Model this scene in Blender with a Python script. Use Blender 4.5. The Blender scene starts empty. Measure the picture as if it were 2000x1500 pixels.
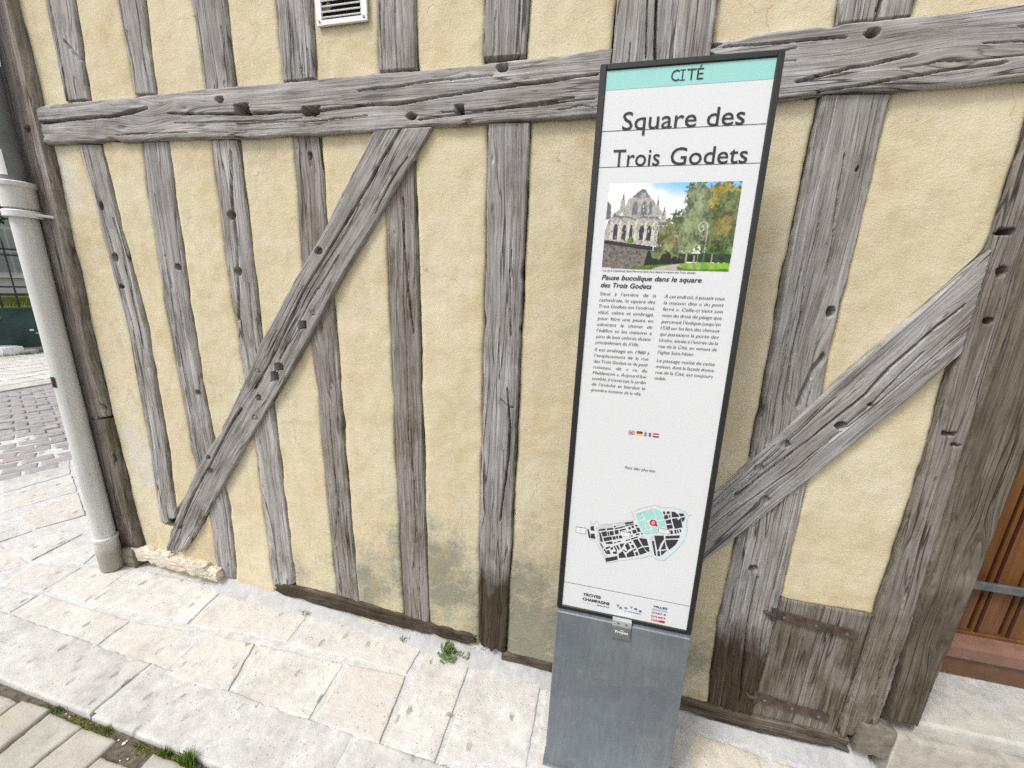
import bpy, math, random
import numpy as np
from mathutils import Matrix, Vector

SC = bpy.context.scene
COL = SC.collection
random.seed(7)

# ------------------------------------------------------------------ camera, sky, sun, exposure
CAM = np.array([0.0, -1.257, 1.55])
ROT = np.array([[0.97354756, -0.08917908, 0.21036217],
                [0.22564862, 0.23065999, -0.94650867],
                [0.03588663, 0.96893914, 0.2446816]])
FOC = 750.0          # focal length in pixels of a 2000 pixel wide frame
cd = bpy.data.cameras.new('camera')
cd.sensor_width = 36.0
cd.lens = 36.0 * FOC / 2000.0
cd.clip_start = 0.02
cd.clip_end = 2000.0
cam = bpy.data.objects.new('camera', cd)
COL.objects.link(cam)
m4 = Matrix.Identity(4)
for i in range(3):
    for j in range(3):
        m4[i][j] = ROT[i][j]
    m4[i][3] = CAM[i]
cam.matrix_world = m4
SC.camera = cam

SUN_EL, SUN_AZ = 56.0, 222.0      # degrees; azimuth clockwise from +Y (north): light from behind the camera, left
world = bpy.data.worlds.new('World')
SC.world = world
world.use_nodes = True
wn = world.node_tree
bg = wn.nodes['Background']
sky = wn.nodes.new('ShaderNodeTexSky')
sky.sky_type = 'NISHITA'
sky.sun_disc = False
sky.sun_elevation = math.radians(SUN_EL)
sky.sun_rotation = math.radians(SUN_AZ)
sky.air_density = 1.0
sky.dust_density = 4.0
hs = wn.nodes.new('ShaderNodeHueSaturation')
hs.inputs['Saturation'].default_value = 0.22      # a white, clouded sky
wn.links.new(sky.outputs[0], hs.inputs['Color'])
wn.links.new(hs.outputs[0], bg.inputs['Color'])
bg.inputs['Strength'].default_value = 0.14

sd = bpy.data.lights.new('sun', 'SUN')
sd.energy = 1.5
sd.angle = math.radians(14)
sd.color = (1.0, 0.975, 0.94)
sun = bpy.data.objects.new('sun', sd)
COL.objects.link(sun)
az, el = math.radians(SUN_AZ), math.radians(SUN_EL)
sdir = Vector((math.sin(az) * math.cos(el), math.cos(az) * math.cos(el), math.sin(el)))
sun.rotation_euler = sdir.to_track_quat('Z', 'Y').to_euler()
sun.location = sdir * 20

SC.view_settings.view_transform = 'Standard'
SC.view_settings.look = 'None'
SC.view_settings.gamma = 1.0
SC.view_settings.use_curve_mapping = False
SC.view_settings.exposure = 0.50
SC.render.engine = 'CYCLES'
SC.cycles.use_denoising = False
SC.cycles.max_bounces = 4
SC.cycles.diffuse_bounces = 3

# ------------------------------------------------------------------ measuring the place: a sight line meets a real plane
GA, GB = -0.0025, -0.0395         # the pavement falls gently to the right


def ground_z(x):
    x = np.asarray(x, float)
    return np.where(x > -2.6, GA + GB * x, GA + GB * -2.6)


def sight(x, y):
    return ROT @ np.array([x - 1000.0, -(y - 750.0), -FOC])


def on_wall(x, y, Y=0.0):
    d = sight(x, y)
    t = (Y - CAM[1]) / d[1]
    return CAM + t * d


def on_z(x, y, z):
    d = sight(x, y)
    t = (z - CAM[2]) / d[2]
    return CAM + t * d


def on_ground(x, y, dz=0.0):
    d = sight(x, y)
    t = (GA + dz + GB * CAM[0] - CAM[2]) / (d[2] - GB * d[0])
    p = CAM + t * d
    if p[0] < -2.6:
        p = on_z(x, y, GA + GB * -2.6 + dz)
    return p


# ------------------------------------------------------------------ noise in numpy
def _h(ix, iy, s):
    n = (ix.astype(np.int64) * 374761393 + iy.astype(np.int64) * 668265263 + int(s) * 1274126177) & 0x7fffffff
    n = ((n ^ (n >> 13)) * 1274126177) & 0x7fffffff
    n = ((n ^ (n >> 16)) * 668265263) & 0x7fffffff
    return (n & 0xffff) / 65535.0


def vnoise(x, y, s=0):
    x, y = np.broadcast_arrays(np.asarray(x, float), np.asarray(y, float))
    ix, iy = np.floor(x), np.floor(y)
    fx, fy = x - ix, y - iy
    fx = fx * fx * (3 - 2 * fx)
    fy = fy * fy * (3 - 2 * fy)
    a, b = _h(ix, iy, s), _h(ix + 1, iy, s)
    c, d = _h(ix, iy + 1, s), _h(ix + 1, iy + 1, s)
    return (a * (1 - fx) + b * fx) * (1 - fy) + (c * (1 - fx) + d * fx) * fy


def fbm(x, y, s=0, o=4):
    t, a, n = 0.0, 0.5, 0.0
    for k in range(o):
        t = t + a * vnoise(np.asarray(x) * 2 ** k, np.asarray(y) * 2 ** k, s + 17 * k)
        n += a
        a *= 0.5
    return t / n


def sstep(a, b, x):
    t = np.clip((x - a) / (b - a), 0, 1)
    return t * t * (3 - 2 * t)


# ------------------------------------------------------------------ object helpers
def empty(name, loc=(0, 0, 0), label=None, cat=None, group=None):
    o = bpy.data.objects.new(name, None)
    o.empty_display_size = 0.1
    o.location = loc
    COL.objects.link(o)
    tag(o, label, cat, group)
    return o


def tag(o, label=None, cat=None, group=None, kind=None):
    if label: o['label'] = label
    if cat: o['category'] = cat
    if group: o['group'] = group
    if kind: o['kind'] = kind
    return o


def link(name, me, mat, parent=None):
    if mat is not None and not me.materials:
        me.materials.append(mat)
    o = bpy.data.objects.new(name, me)
    COL.objects.link(o)
    if parent is not None:
        o.parent = parent
    return o


def raw_mesh(name, V, F, smooth=False, attrs=None):
    """V (n,3) array, F (m,4) or (m,3) array or list of tuples"""
    me = bpy.data.meshes.new(name)
    if isinstance(F, np.ndarray):
        V = np.ascontiguousarray(V, dtype=np.float32)
        k = F.shape[1]
        me.vertices.add(len(V))
        me.vertices.foreach_set('co', V.ravel())
        me.loops.add(F.size)
        me.loops.foreach_set('vertex_index', np.ascontiguousarray(F, dtype=np.int32).ravel())
        me.polygons.add(len(F))
        me.polygons.foreach_set('loop_start', np.arange(0, F.size, k, dtype=np.int32))
        me.update(calc_edges=True)
    else:
        me.from_pydata([tuple(map(float, v)) for v in V], [], F)
        me.update()
    me.polygons.foreach_set('use_smooth', np.full(len(me.polygons), bool(smooth)))
    for an, (ty, data) in (attrs or {}).items():
        at = me.attributes.new(an, ty, 'POINT')
        key = 'value' if ty == 'FLOAT' else ('color' if ty == 'FLOAT_COLOR' else 'vector')
        at.data.foreach_set(key, np.ascontiguousarray(data, dtype=np.float32).ravel())
    me.validate()
    return me


def grid_faces(nr, nc, keep=None):
    i = np.arange(nr * nc).reshape(nr, nc)
    F = np.stack([i[:-1, :-1], i[:-1, 1:], i[1:, 1:], i[1:, :-1]], -1)
    if keep is not None:
        F = F[keep]
    return F.reshape(-1, 4)


class MB:
    """collects simple solids into one mesh"""
    def __init__(self):
        self.v, self.f = [], []

    def add(self, V, F):
        b = len(self.v)
        self.v += [tuple(map(float, p)) for p in V]
        self.f += [tuple(b + k for k in q) for q in F]
        return self

    def box(self, a, b, bev=0.0):
        x0, y0, z0 = a
        x1, y1, z1 = b
        if bev <= 0:
            V = [(x0, y0, z0), (x1, y0, z0), (x1, y1, z0), (x0, y1, z0), (x0, y0, z1), (x1, y0, z1), (x1, y1, z1), (x0, y1, z1)]
            return self.add(V, [(0, 3, 2, 1), (4, 5, 6, 7), (0, 1, 5, 4), (1, 2, 6, 5), (2, 3, 7, 6), (3, 0, 4, 7)])
        c = bev
        V = []
        for sx, x, xi in ((0, x0, x0 + c), (1, x1, x1 - c)):
            for sy, y, yi in ((0, y0, y0 + c), (1, y1, y1 - c)):
                for sz, z, zi in ((0, z0, z0 + c), (1, z1, z1 - c)):
                    V += [(x, yi, zi), (xi, y, zi), (xi, yi, z)]

        def I(sx, sy, sz, k): return ((sx * 2 + sy) * 2 + sz) * 3 + k
        F = []
        for s in (0, 1):
            q = [I(s, 0, 0, 0), I(s, 1, 0, 0), I(s, 1, 1, 0), I(s, 0, 1, 0)]; F.append(q if s else q[::-1])
            q = [I(0, s, 0, 1), I(0, s, 1, 1), I(1, s, 1, 1), I(1, s, 0, 1)]; F.append(q if s else q[::-1])
            q = [I(0, 0, s, 2), I(1, 0, s, 2), I(1, 1, s, 2), I(0, 1, s, 2)]; F.append(q if s else q[::-1])
        for a_ in (0, 1):
            for b_ in (0, 1):
                F.append([I(a_, b_, 0, 0), I(a_, b_, 1, 0), I(a_, b_, 1, 1), I(a_, b_, 0, 1)])
                F.append([I(a_, 0, b_, 0), I(a_, 1, b_, 0), I(a_, 1, b_, 2), I(a_, 0, b_, 2)])
                F.append([I(0, a_, b_, 1), I(1, a_, b_, 1), I(1, a_, b_, 2), I(0, a_, b_, 2)])
                for c_ in (0, 1):
                    F.append([I(a_, b_, c_, 0), I(a_, b_, c_, 1), I(a_, b_, c_, 2)])
        return self.add(V, F)

    def lathe(self, prof, c=(0, 0), n=24, caps=True):
        """prof: list of (r, z) bottom to top about vertical axis through c"""
        V, F = [], []
        for r, z in prof:
            for k in range(n):
                a = 2 * math.pi * k / n
                V.append((c[0] + r * math.cos(a), c[1] + r * math.sin(a), z))
        for i in range(len(prof) - 1):
            for k in range(n):
                k2 = (k + 1) % n
                F.append((i * n + k, i * n + k2, (i + 1) * n + k2, (i + 1) * n + k))
        if caps:
            F.append(tuple(range(n))[::-1])
            F.append(tuple((len(prof) - 1) * n + k for k in range(n)))
        return self.add(V, F)

    def tube(self, pts, r, n=8):
        pts = [Vector(p) for p in pts]
        V, F = [], []
        rs = r if isinstance(r, (list, tuple)) else [r] * len(pts)
        for i, p in enumerate(pts):
            t = (pts[min(i + 1, len(pts) - 1)] - pts[max(i - 1, 0)]).normalized()
            a = t.cross(Vector((0.3, 0.2, 0.93)))
            if a.length < 1e-3: a = t.cross(Vector((1, 0, 0)))
            a.normalize(); b = t.cross(a)
            for k in range(n):
                q = 2 * math.pi * k / n
                V.append(p + (a * math.cos(q) + b * math.sin(q)) * rs[i])
        for i in range(len(pts) - 1):
            for k in range(n):
                k2 = (k + 1) % n
                F.append((i * n + k, i * n + k2, (i + 1) * n + k2, (i + 1) * n + k))
        F.append(tuple(range(n))[::-1]); F.append(tuple((len(pts) - 1) * n + k for k in range(n)))
        return self.add(V, F)

    def build(self, name, mat, parent=None, smooth=False):
        me = raw_mesh(name, self.v, self.f, False)
        if smooth:
            me.polygons.foreach_set('use_smooth', np.ones(len(me.polygons), bool))
            try: me.set_sharp_from_angle(angle=math.radians(40))
            except Exception: pass
        return link(name, me, mat, parent)


# ------------------------------------------------------------------ materials
class NT:
    def __init__(self, name):
        self.m = bpy.data.materials.new(name)
        self.m.use_nodes = True
        self.t = self.m.node_tree
        self.p = self.t.nodes['Principled BSDF']
        self.out = self.t.nodes['Material Output']

    def n(self, ty, **kw):
        nd = self.t.nodes.new('ShaderNode' + ty)
        ins = kw.pop('ins', {})
        for k, v in kw.items():
            setattr(nd, k, v)
        for k, v in ins.items():
            self.set(nd.inputs[k], v)
        return nd

    def set(self, sock, v):
        if isinstance(v, bpy.types.NodeSocket):
            self.t.links.new(v, sock)
        elif isinstance(v, (tuple, list)) and len(v) == 3 and sock.type == 'RGBA':
            sock.default_value = (*v, 1)
        else:
            sock.default_value = v

    def math(self, op, a, b=0.0, c=0.0, clamp=False):
        nd = self.t.nodes.new('ShaderNodeMath'); nd.operation = op; nd.use_clamp = clamp
        self.set(nd.inputs[0], a); self.set(nd.inputs[1], b); self.set(nd.inputs[2], c)
        return nd.outputs[0]

    def vmul(self, v, s):
        nd = self.t.nodes.new('ShaderNodeVectorMath'); nd.operation = 'MULTIPLY'
        self.set(nd.inputs[0], v); nd.inputs[1].default_value = s
        return nd.outputs[0]

    def vadd(self, a, b):
        nd = self.t.nodes.new('ShaderNodeVectorMath'); nd.operation = 'ADD'
        self.set(nd.inputs[0], a); self.set(nd.inputs[1], b)
        return nd.outputs[0]

    def noise(self, vec, scale=1.0, detail=3.0, rough=0.55, dist=0.0):
        nd = self.t.nodes.new('ShaderNodeTexNoise')
        self.set(nd.inputs['Vector'], vec)
        nd.inputs['Scale'].default_value = scale
        nd.inputs['Detail'].default_value = detail
        nd.inputs['Roughness'].default_value = rough
        nd.inputs['Distortion'].default_value = dist
        return nd.outputs[0]

    def ramp(self, fac, stops):
        nd = self.t.nodes.new('ShaderNodeValToRGB')
        self.set(nd.inputs[0], fac)
        e = nd.color_ramp.elements
        while len(e) < len(stops): e.new(0.5)
        for k, (p, c) in enumerate(stops):
            e[k].position = p
            e[k].color = (*c, 1) if len(c) == 3 else c
        return nd.outputs[0]

    def mix(self, fac, a, b, mode='MIX'):
        nd = self.t.nodes.new('ShaderNodeMix'); nd.data_type = 'RGBA'; nd.blend_type = mode
        nd.clamp_factor = True
        self.set(nd.inputs['Factor'], fac)
        for s, v in ((nd.inputs[6], a), (nd.inputs[7], b)):
            self.set(s, (*v, 1) if isinstance(v, tuple) and len(v) == 3 else v)
        return nd.outputs[2]

    def mr(self, v, a, b, c=0.0, d=1.0):
        nd = self.t.nodes.new('ShaderNodeMapRange'); nd.clamp = True
        self.set(nd.inputs[0], v)
        for k, q in zip((1, 2, 3, 4), (a, b, c, d)): nd.inputs[k].default_value = q
        return nd.outputs[0]

    def bump(self, h, dist=0.002, strength=0.6, normal=None):
        nd = self.t.nodes.new('ShaderNodeBump')
        nd.inputs['Strength'].default_value = strength
        nd.inputs['Distance'].default_value = dist
        self.set(nd.inputs['Height'], h)
        if normal is not None: self.set(nd.inputs['Normal'], normal)
        return nd.outputs[0]

    def done(self, col, rough=0.8, spec=0.3, normal=None, metal=0.0):
        self.set(self.p.inputs['Base Color'], (*col, 1) if isinstance(col, tuple) and len(col) == 3 else col)
        self.set(self.p.inputs['Roughness'], rough)
        self.set(self.p.inputs['Specular IOR Level'], spec)
        self.set(self.p.inputs['Metallic'], metal)
        if normal is not None: self.set(self.p.inputs['Normal'], normal)
        return self.m


def plain(name, col, rough=0.7, spec=0.3, metal=0.0, var=0.12, scale=12.0, bump=0.0):
    """a plain paint or metal with slight mottling"""
    k = NT(name)
    tc = k.n('TexCoord').outputs['Object']
    nz = k.noise(tc, scale, 4, 0.6)
    lo = tuple(c * (1 - var) for c in col); hi = tuple(min(1, c * (1 + var)) for c in col)
    c = k.ramp(nz, [(0.3, lo), (0.7, hi)])
    nm = None
    if bump > 0: nm = k.bump(k.noise(tc, scale * 12, 3, 0.6), bump, 0.5)
    return k.done(c, rough, spec, nm, metal)


def wood_material():
    k = NT('weathered_oak')
    at = k.n('Attribute', attribute_name='grain')
    g = at.outputs['Vector']
    damp = k.n('Attribute', attribute_name='damp').outputs['Fac']
    brown = k.n('Attribute', attribute_name='brown').outputs['Fac']
    wob = k.noise(k.vmul(g, (1.6, 7.0, 1.0)), 1.0, 2, 0.5)
    off = k.math('MULTIPLY', k.math('SUBTRACT', wob, 0.5), 0.03)
    comb = k.n('CombineXYZ', ins={'Y': off}).outputs[0]
    gw = k.vadd(g, comb)
    fine = k.noise(k.vmul(gw, (7.0, 260.0, 1.0)), 1.0, 5, 0.72)
    mid = k.noise(k.vmul(gw, (2.0, 60.0, 1.0)), 1.0, 3, 0.6)
    broad = k.noise(k.vmul(g, (2.2, 12.0, 1.0)), 1.0, 4, 0.6)
    blot = k.noise(k.vmul(g, (5.0, 9.0, 1.0)), 1.0, 5, 0.65)
    # long hairline checks
    cn = k.noise(k.vmul(gw, (1.5, 38.0, 1.0)), 1.0, 2, 0.45)
    ck = k.math('ABSOLUTE', k.math('SUBTRACT', cn, 0.5))
    line = k.math('MULTIPLY', k.mr(ck, 0.004, 0.020, 1, 0), k.mr(broad, 0.40, 0.58))
    cn2 = k.noise(k.vmul(gw, (3.2, 85.0, 3.0)), 1.0, 2, 0.5)
    ck2 = k.math('ABSOLUTE', k.math('SUBTRACT', cn2, 0.5))
    line2 = k.math('MULTIPLY', k.mr(ck2, 0.0, 0.028, 1, 0), k.mr(blot, 0.40, 0.60))
    v = k.math('ADD', k.math('MULTIPLY', fine, 0.50), k.math('ADD', k.math('MULTIPLY', mid, 0.30), k.math('MULTIPLY', broad, 0.20)))
    grey = k.ramp(v, [(0.32, (0.085, 0.074, 0.068)), (0.43, (0.275, 0.261, 0.254)), (0.54, (0.44, 0.424, 0.416)), (0.67, (0.72, 0.706, 0.695))])
    brn = k.ramp(v, [(0.34, (0.075, 0.058, 0.042)), (0.48, (0.175, 0.145, 0.112)), (0.62, (0.30, 0.262, 0.218)), (0.72, (0.43, 0.395, 0.34))])
    bm = k.math('ADD', brown, k.math('MULTIPLY', k.mr(blot, 0.46, 0.72), 0.60), clamp=True)
    col = k.mix(bm, grey, brn)
    wet = k.ramp(v, [(0.36, (0.026, 0.018, 0.012)), (0.52, (0.066, 0.049, 0.033)), (0.70, (0.20, 0.165, 0.125))])
    dm = k.mr(k.math('ADD', damp, k.math('MULTIPLY', k.math('SUBTRACT', blot, 0.5), 1.1)), 0.05, 0.72)
    col = k.mix(k.math('MULTIPLY', dm, k.mr(damp, 0.0, 0.05)), col, wet)
    col = k.mix(k.math('MULTIPLY', line, 0.85), col, (0.035, 0.028, 0.024))
    col = k.mix(k.math('MULTIPLY', line2, 0.6), col, (0.06, 0.05, 0.045))
    tone = k.n('Attribute', attribute_name='tone').outputs['Fac']
    col = k.mix(1.0, col, k.n('CombineColor', ins={0: tone, 1: tone, 2: tone}).outputs[0], 'MULTIPLY')
    h = k.math('ADD', k.math('MULTIPLY', fine, 0.55), k.math('MULTIPLY', mid, 0.5))
    h = k.math('SUBTRACT', h, k.math('ADD', k.math('MULTIPLY', line, 0.9), k.math('MULTIPLY', line2, 0.5)))
    nm = k.bump(h, 0.0024, 0.8)
    return k.done(col, 0.86, 0.18, nm)


def plaster_material():
    k = NT('ochre_lime_render')
    tc = k.n('TexCoord').outputs['Object']
    oi = k.n('ObjectInfo').outputs['Random']
    big = k.noise(tc, 2.6, 4, 0.6)
    mid = k.noise(tc, 14.0, 5, 0.62)
    fine = k.noise(tc, 160.0, 4, 0.65)
    grit = k.noise(tc, 420.0, 2, 0.6)
    streak = k.noise(k.vmul(tc, (26.0, 1.0, 2.2)), 1.0, 4, 0.6)
    c = k.ramp(big, [(0.30, (0.581, 0.480, 0.294)), (0.52, (0.625, 0.549, 0.369)), (0.72, (0.680, 0.617, 0.445))])
    c = k.mix(k.mr(mid, 0.40, 0.75, 0.0, 0.55), c, (0.720, 0.667, 0.529))
    c = k.mix(k.mr(mid, 0.46, 0.22, 0.0, 0.35), c, (0.470, 0.389, 0.250))
    c = k.mix(k.mr(streak, 0.56, 0.80, 0.0, 0.35), c, (0.720, 0.700, 0.612))
    c = k.mix(k.mr(streak, 0.42, 0.22, 0.0, 0.30), c, (0.450, 0.389, 0.278))
    c = k.mix(k.mr(grit, 0.36, 0.26, 0.0, 0.45), c, (0.330, 0.267, 0.181))
    pale = k.n('Attribute', attribute_name='pale').outputs['Fac']
    stain = k.n('Attribute', attribute_name='stain').outputs['Fac']
    pm = k.mr(k.math('ADD', pale, k.math('MULTIPLY', k.math('SUBTRACT', mid, 0.5), 0.8)), 0.3, 0.75)
    c = k.mix(k.math('MULTIPLY', pm, k.mr(pale, 0, 0.05)), c, (0.640, 0.600, 0.500))
    spk = k.noise(tc, 75.0, 4, 0.7)
    sm = k.mr(k.math('ADD', stain, k.math('ADD', k.math('MULTIPLY', k.math('SUBTRACT', mid, 0.5), 1.3), k.math('MULTIPLY', k.math('SUBTRACT', spk, 0.5), 1.0))), 0.0, 0.74, 0.0, 0.80)
    c = k.mix(k.math('MULTIPLY', sm, k.mr(stain, 0, 0.05)), c, (0.172, 0.182, 0.150))
    wx = k.vadd(tc, k.vmul(k.n('TexNoise', ins={'Vector': tc, 'Scale': 3.0}).outputs['Color'], (0.25, 0.0, 0.25)))
    trow = k.noise(k.vmul(wx, (16.0, 1.0, 44.0)), 1.0, 4, 0.6)
    cv = k.n('TexVoronoi', feature='DISTANCE_TO_EDGE', ins={'Vector': k.vadd(tc, k.vmul(k.n('TexNoise', ins={'Vector': tc, 'Scale': 9.0, 'Detail': 4.0}).outputs['Color'], (0.22, 0.22, 0.22))), 'Scale': 1.7}).outputs['Distance']
    crk = k.math('MULTIPLY', k.mr(cv, 0.0, 0.0035, 1, 0), k.mr(big, 0.50, 0.58))
    c = k.mix(k.math('MULTIPLY', crk, 0.55), c, (0.20, 0.155, 0.09))
    c = k.mix(k.mr(k.noise(tc, 6.5, 6, 0.7), 0.52, 0.72, 0, 0.40), c, (0.50, 0.37, 0.20))
    c = k.mix(k.mr(trow, 0.55, 0.75, 0, 0.25), c, (0.76, 0.68, 0.48))
    h = k.math('ADD', k.math('MULTIPLY', fine, 0.8), k.math('ADD', k.math('MULTIPLY', grit, 0.5), k.math('ADD', k.math('MULTIPLY', mid, 0.5), k.math('MULTIPLY', trow, 0.9))))
    nm = k.bump(h, 0.0026, 0.62)
    return k.done(c, 0.92, 0.12, nm)


def stone_material(name, lo, mid_, hi, warm, pit=1.0, dark=(0.20, 0.18, 0.155)):
    k = NT(name)
    tc = k.n('TexCoord').outputs['Object']
    oi = k.n('ObjectInfo').outputs['Random']
    sh = k.n('CombineXYZ', ins={'X': k.math('MULTIPLY', oi, 37.0), 'Y': k.math('MULTIPLY', oi, 11.0)}).outputs[0]
    p = k.vadd(tc, sh)
    big = k.noise(p, 5.0, 5, 0.6, 0.4)
    mid = k.noise(p, 26.0, 5, 0.65)
    fine = k.noise(p, 190.0, 3, 0.6)
    c = k.ramp(k.math('ADD', k.math('MULTIPLY', big, 0.55), k.math('MULTIPLY', mid, 0.45)), [(0.34, lo), (0.50, mid_), (0.66, hi)])
    c = k.mix(k.math('MULTIPLY', k.mr(oi, 0.2, 1.0), k.mr(big, 0.42, 0.64, 0.0, 0.8)), c, warm)
    vor = k.n('TexVoronoi', ins={'Vector': k.vadd(k.vmul(p, (1.0, 0.55, 1.0)), k.vmul(k.n('TexNoise', ins={'Vector': p, 'Scale': 60.0}).outputs['Color'], (0.012, 0.012, 0.012))), 'Scale': 26.0, 'Randomness': 1.0})
    rnd = k.n('SeparateColor', ins={'Color': vor.outputs['Color']}).outputs[0]
    pits = k.math('MULTIPLY', k.mr(vor.outputs['Distance'], 0.17, 0.30, 1, 0), k.mr(rnd, 0.62, 0.70, 0.0, pit))
    clus = k.noise(p, 9.0, 3, 0.6)
    pits = k.math('MULTIPLY', pits, k.mr(clus, 0.36, 0.52))
    v2 = k.n('TexVoronoi', ins={'Vector': k.vadd(p, k.vmul(k.n('TexNoise', ins={'Vector': p, 'Scale': 120.0}).outputs['Color'], (0.008, 0.008, 0.008))), 'Scale': 85.0})
    r2 = k.n('SeparateColor', ins={'Color': v2.outputs['Color']}).outputs[1]
    small = k.math('MULTIPLY', k.math('MULTIPLY', k.mr(v2.outputs['Distance'], 0.12, 0.30, 1, 0), k.mr(r2, 0.60, 0.75, 0.0, pit)), k.mr(clus, 0.58, 0.42))
    pits = k.math('MAXIMUM', pits, k.math('MULTIPLY', small, 0.7))
    st_ = k.noise(p, 3.2, 6, 0.7, 0.6)
    c = k.mix(k.mr(st_, 0.52, 0.72, 0, 0.26), c, tuple(q * 0.80 for q in lo))
    c = k.mix(k.math('MULTIPLY', pits, 0.66), c, dark)
    spk = k.mr(k.noise(p, 95.0, 3, 0.7), 0.62, 0.72, 0, 0.35)
    c = k.mix(spk, c, tuple(q * 0.62 for q in lo))
    h = k.math('SUBTRACT', k.math('ADD', k.math('MULTIPLY', mid, 1.1), k.math('MULTIPLY', fine, 0.45)), k.math('MULTIPLY', pits, 1.2))
    nm = k.bump(h, 0.004, 0.6)
    return k.done(c, 0.85, 0.2, nm)


M = {}
M['wood'] = wood_material()
M['plaster'] = plaster_material()
M['slab'] = stone_material('pale_limestone', (0.46, 0.442, 0.408), (0.575, 0.556, 0.525), (0.70, 0.688, 0.665), (0.54, 0.49, 0.425), 1.0)
M['kerb'] = stone_material('pitted_white_limestone', (0.39, 0.38, 0.358), (0.505, 0.496, 0.474), (0.65, 0.64, 0.622), (0.50, 0.475, 0.435), 1.0)
M['sett'] = stone_material('grey_sandstone_sett', (0.31, 0.295, 0.26), (0.40, 0.385, 0.345), (0.49, 0.47, 0.43), (0.45, 0.405, 0.33), 0.25, (0.16, 0.15, 0.13))
M['far_sett'] = stone_material('mauve_grey_sett', (0.25, 0.235, 0.235), (0.33, 0.315, 0.315), (0.42, 0.405, 0.40), (0.37, 0.32, 0.30), 0.15, (0.16, 0.15, 0.14))
M['rubble'] = stone_material('crumbling_chalk_stone', (0.46, 0.41, 0.33), (0.60, 0.55, 0.46), (0.70, 0.66, 0.57), (0.56, 0.45, 0.32), 0.8)
M['block'] = stone_material('grey_brown_stone', (0.11, 0.098, 0.078), (0.17, 0.154, 0.125), (0.25, 0.232, 0.20), (0.18, 0.15, 0.11), 0.5)
M['step'] = stone_material('grey_white_step_stone', (0.30, 0.295, 0.27), (0.47, 0.465, 0.44), (0.62, 0.615, 0.59), (0.40, 0.37, 0.30), 0.3)
M['step_face'] = stone_material('dirty_step_riser', (0.22, 0.21, 0.18), (0.36, 0.345, 0.30), (0.50, 0.48, 0.43), (0.30, 0.27, 0.21), 0.3)
M['mortar'] = plain('grey_mortar', (0.55, 0.545, 0.53), 0.95, 0.1, 0, 0.16, 30, 0.002)
M['fillet'] = stone_material('whitish_grey_cement', (0.33, 0.33, 0.322), (0.43, 0.43, 0.426), (0.52, 0.52, 0.515), (0.37, 0.34, 0.29), 0.3)
M['dirt'] = plain('joint_dirt', (0.13, 0.115, 0.085), 0.98, 0.05, 0, 0.5, 60, 0.004)
M['joint_sand'] = plain('grey_joint_sand', (0.30, 0.285, 0.265), 0.95, 0.1, 0, 0.2, 30)
M['core'] = plain('painted_gap_shade', (0.045, 0.034, 0.026), 0.95, 0.1, 0, 0.3, 20)  # near-black brown standing in for the shade inside gaps
M['black_frame'] = plain('black_aluminium', (0.020, 0.020, 0.021), 0.38, 0.5, 0, 0.2, 6)
M['panel'] = plain('white_panel', (0.69, 0.71, 0.717), 0.22, 0.5, 0, 0.012, 3)
M['ink'] = plain('dark_ink', (0.040, 0.036, 0.040), 0.4, 0.35, 0, 0.1)
M['ink_grey'] = plain('grey_ink', (0.16, 0.155, 0.16), 0.4, 0.35, 0, 0.1)
M['ink_teal'] = plain('teal_ink', (0.315, 0.635, 0.585), 0.28, 0.45, 0, 0.01, 3)
M['ink_mapteal'] = plain('map_teal_ink', (0.34, 0.66, 0.60), 0.4, 0.35, 0, 0.02)
M['ink_dark'] = plain('map_charcoal_ink', (0.045, 0.043, 0.047), 0.4, 0.35, 0, 0.05)
M['ink_pale'] = plain('map_grey_ink', (0.55, 0.57, 0.59), 0.4, 0.35, 0, 0.03)
M['ink_water'] = plain('map_water_ink', (0.60, 0.72, 0.77), 0.4, 0.35, 0, 0.03)
M['ink_red'] = plain('red_ink', (0.55, 0.030, 0.055), 0.4, 0.35, 0, 0.05)
M['ink_blue'] = plain('blue_ink', (0.075, 0.115, 0.36), 0.4, 0.35, 0, 0.05)
M['ink_sky'] = plain('light_blue_ink', (0.22, 0.45, 0.70), 0.4, 0.35, 0, 0.05)
M['ink_navy'] = plain('navy_ink', (0.02, 0.025, 0.12), 0.4, 0.35, 0, 0.05)
M['ink_green'] = plain('green_ink', (0.05, 0.30, 0.18), 0.4, 0.35, 0, 0.05)
M['ink_gold'] = plain('gold_ink', (0.85, 0.60, 0.06), 0.4, 0.35, 0, 0.05)
M['ink_white'] = plain('white_ink', (0.78, 0.78, 0.78), 0.4, 0.35, 0, 0.03)
M['white_paint'] = plain('white_paint', (0.78, 0.78, 0.785), 0.45, 0.4, 0, 0.03, 10)
M['iron'] = plain('rusty_brown_iron', (0.085, 0.062, 0.050), 0.75, 0.3, 0.2, 0.45, 40, 0.001)
M['bar'] = plain('grey_iron_bar', (0.13, 0.14, 0.14), 0.6, 0.4, 0.3, 0.3, 30)
M['tab'] = plain('tab_grey', (0.17, 0.185, 0.185), 0.45, 0.4, 0.2, 0.1, 30)
M['tab_light'] = plain('tab_light_grey', (0.42, 0.43, 0.42), 0.45, 0.4, 0.2, 0.1, 30)
M['screw'] = plain('screw_steel', (0.20, 0.20, 0.20), 0.4, 0.5, 0.6, 0.1)
M['dark_green'] = plain('dark_green_paint', (0.035, 0.070, 0.062), 0.6, 0.3, 0, 0.35, 4)
M['rail_iron'] = plain('black_railing_iron', (0.03, 0.03, 0.036), 0.5, 0.4, 0, 0.2)
M['white_wall'] = plain('white_render', (0.84, 0.835, 0.82), 0.9, 0.1, 0, 0.04, 1.5)
M['shutter'] = plain('grey_window_frame', (0.55, 0.57, 0.58), 0.6, 0.3, 0, 0.05)
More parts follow.
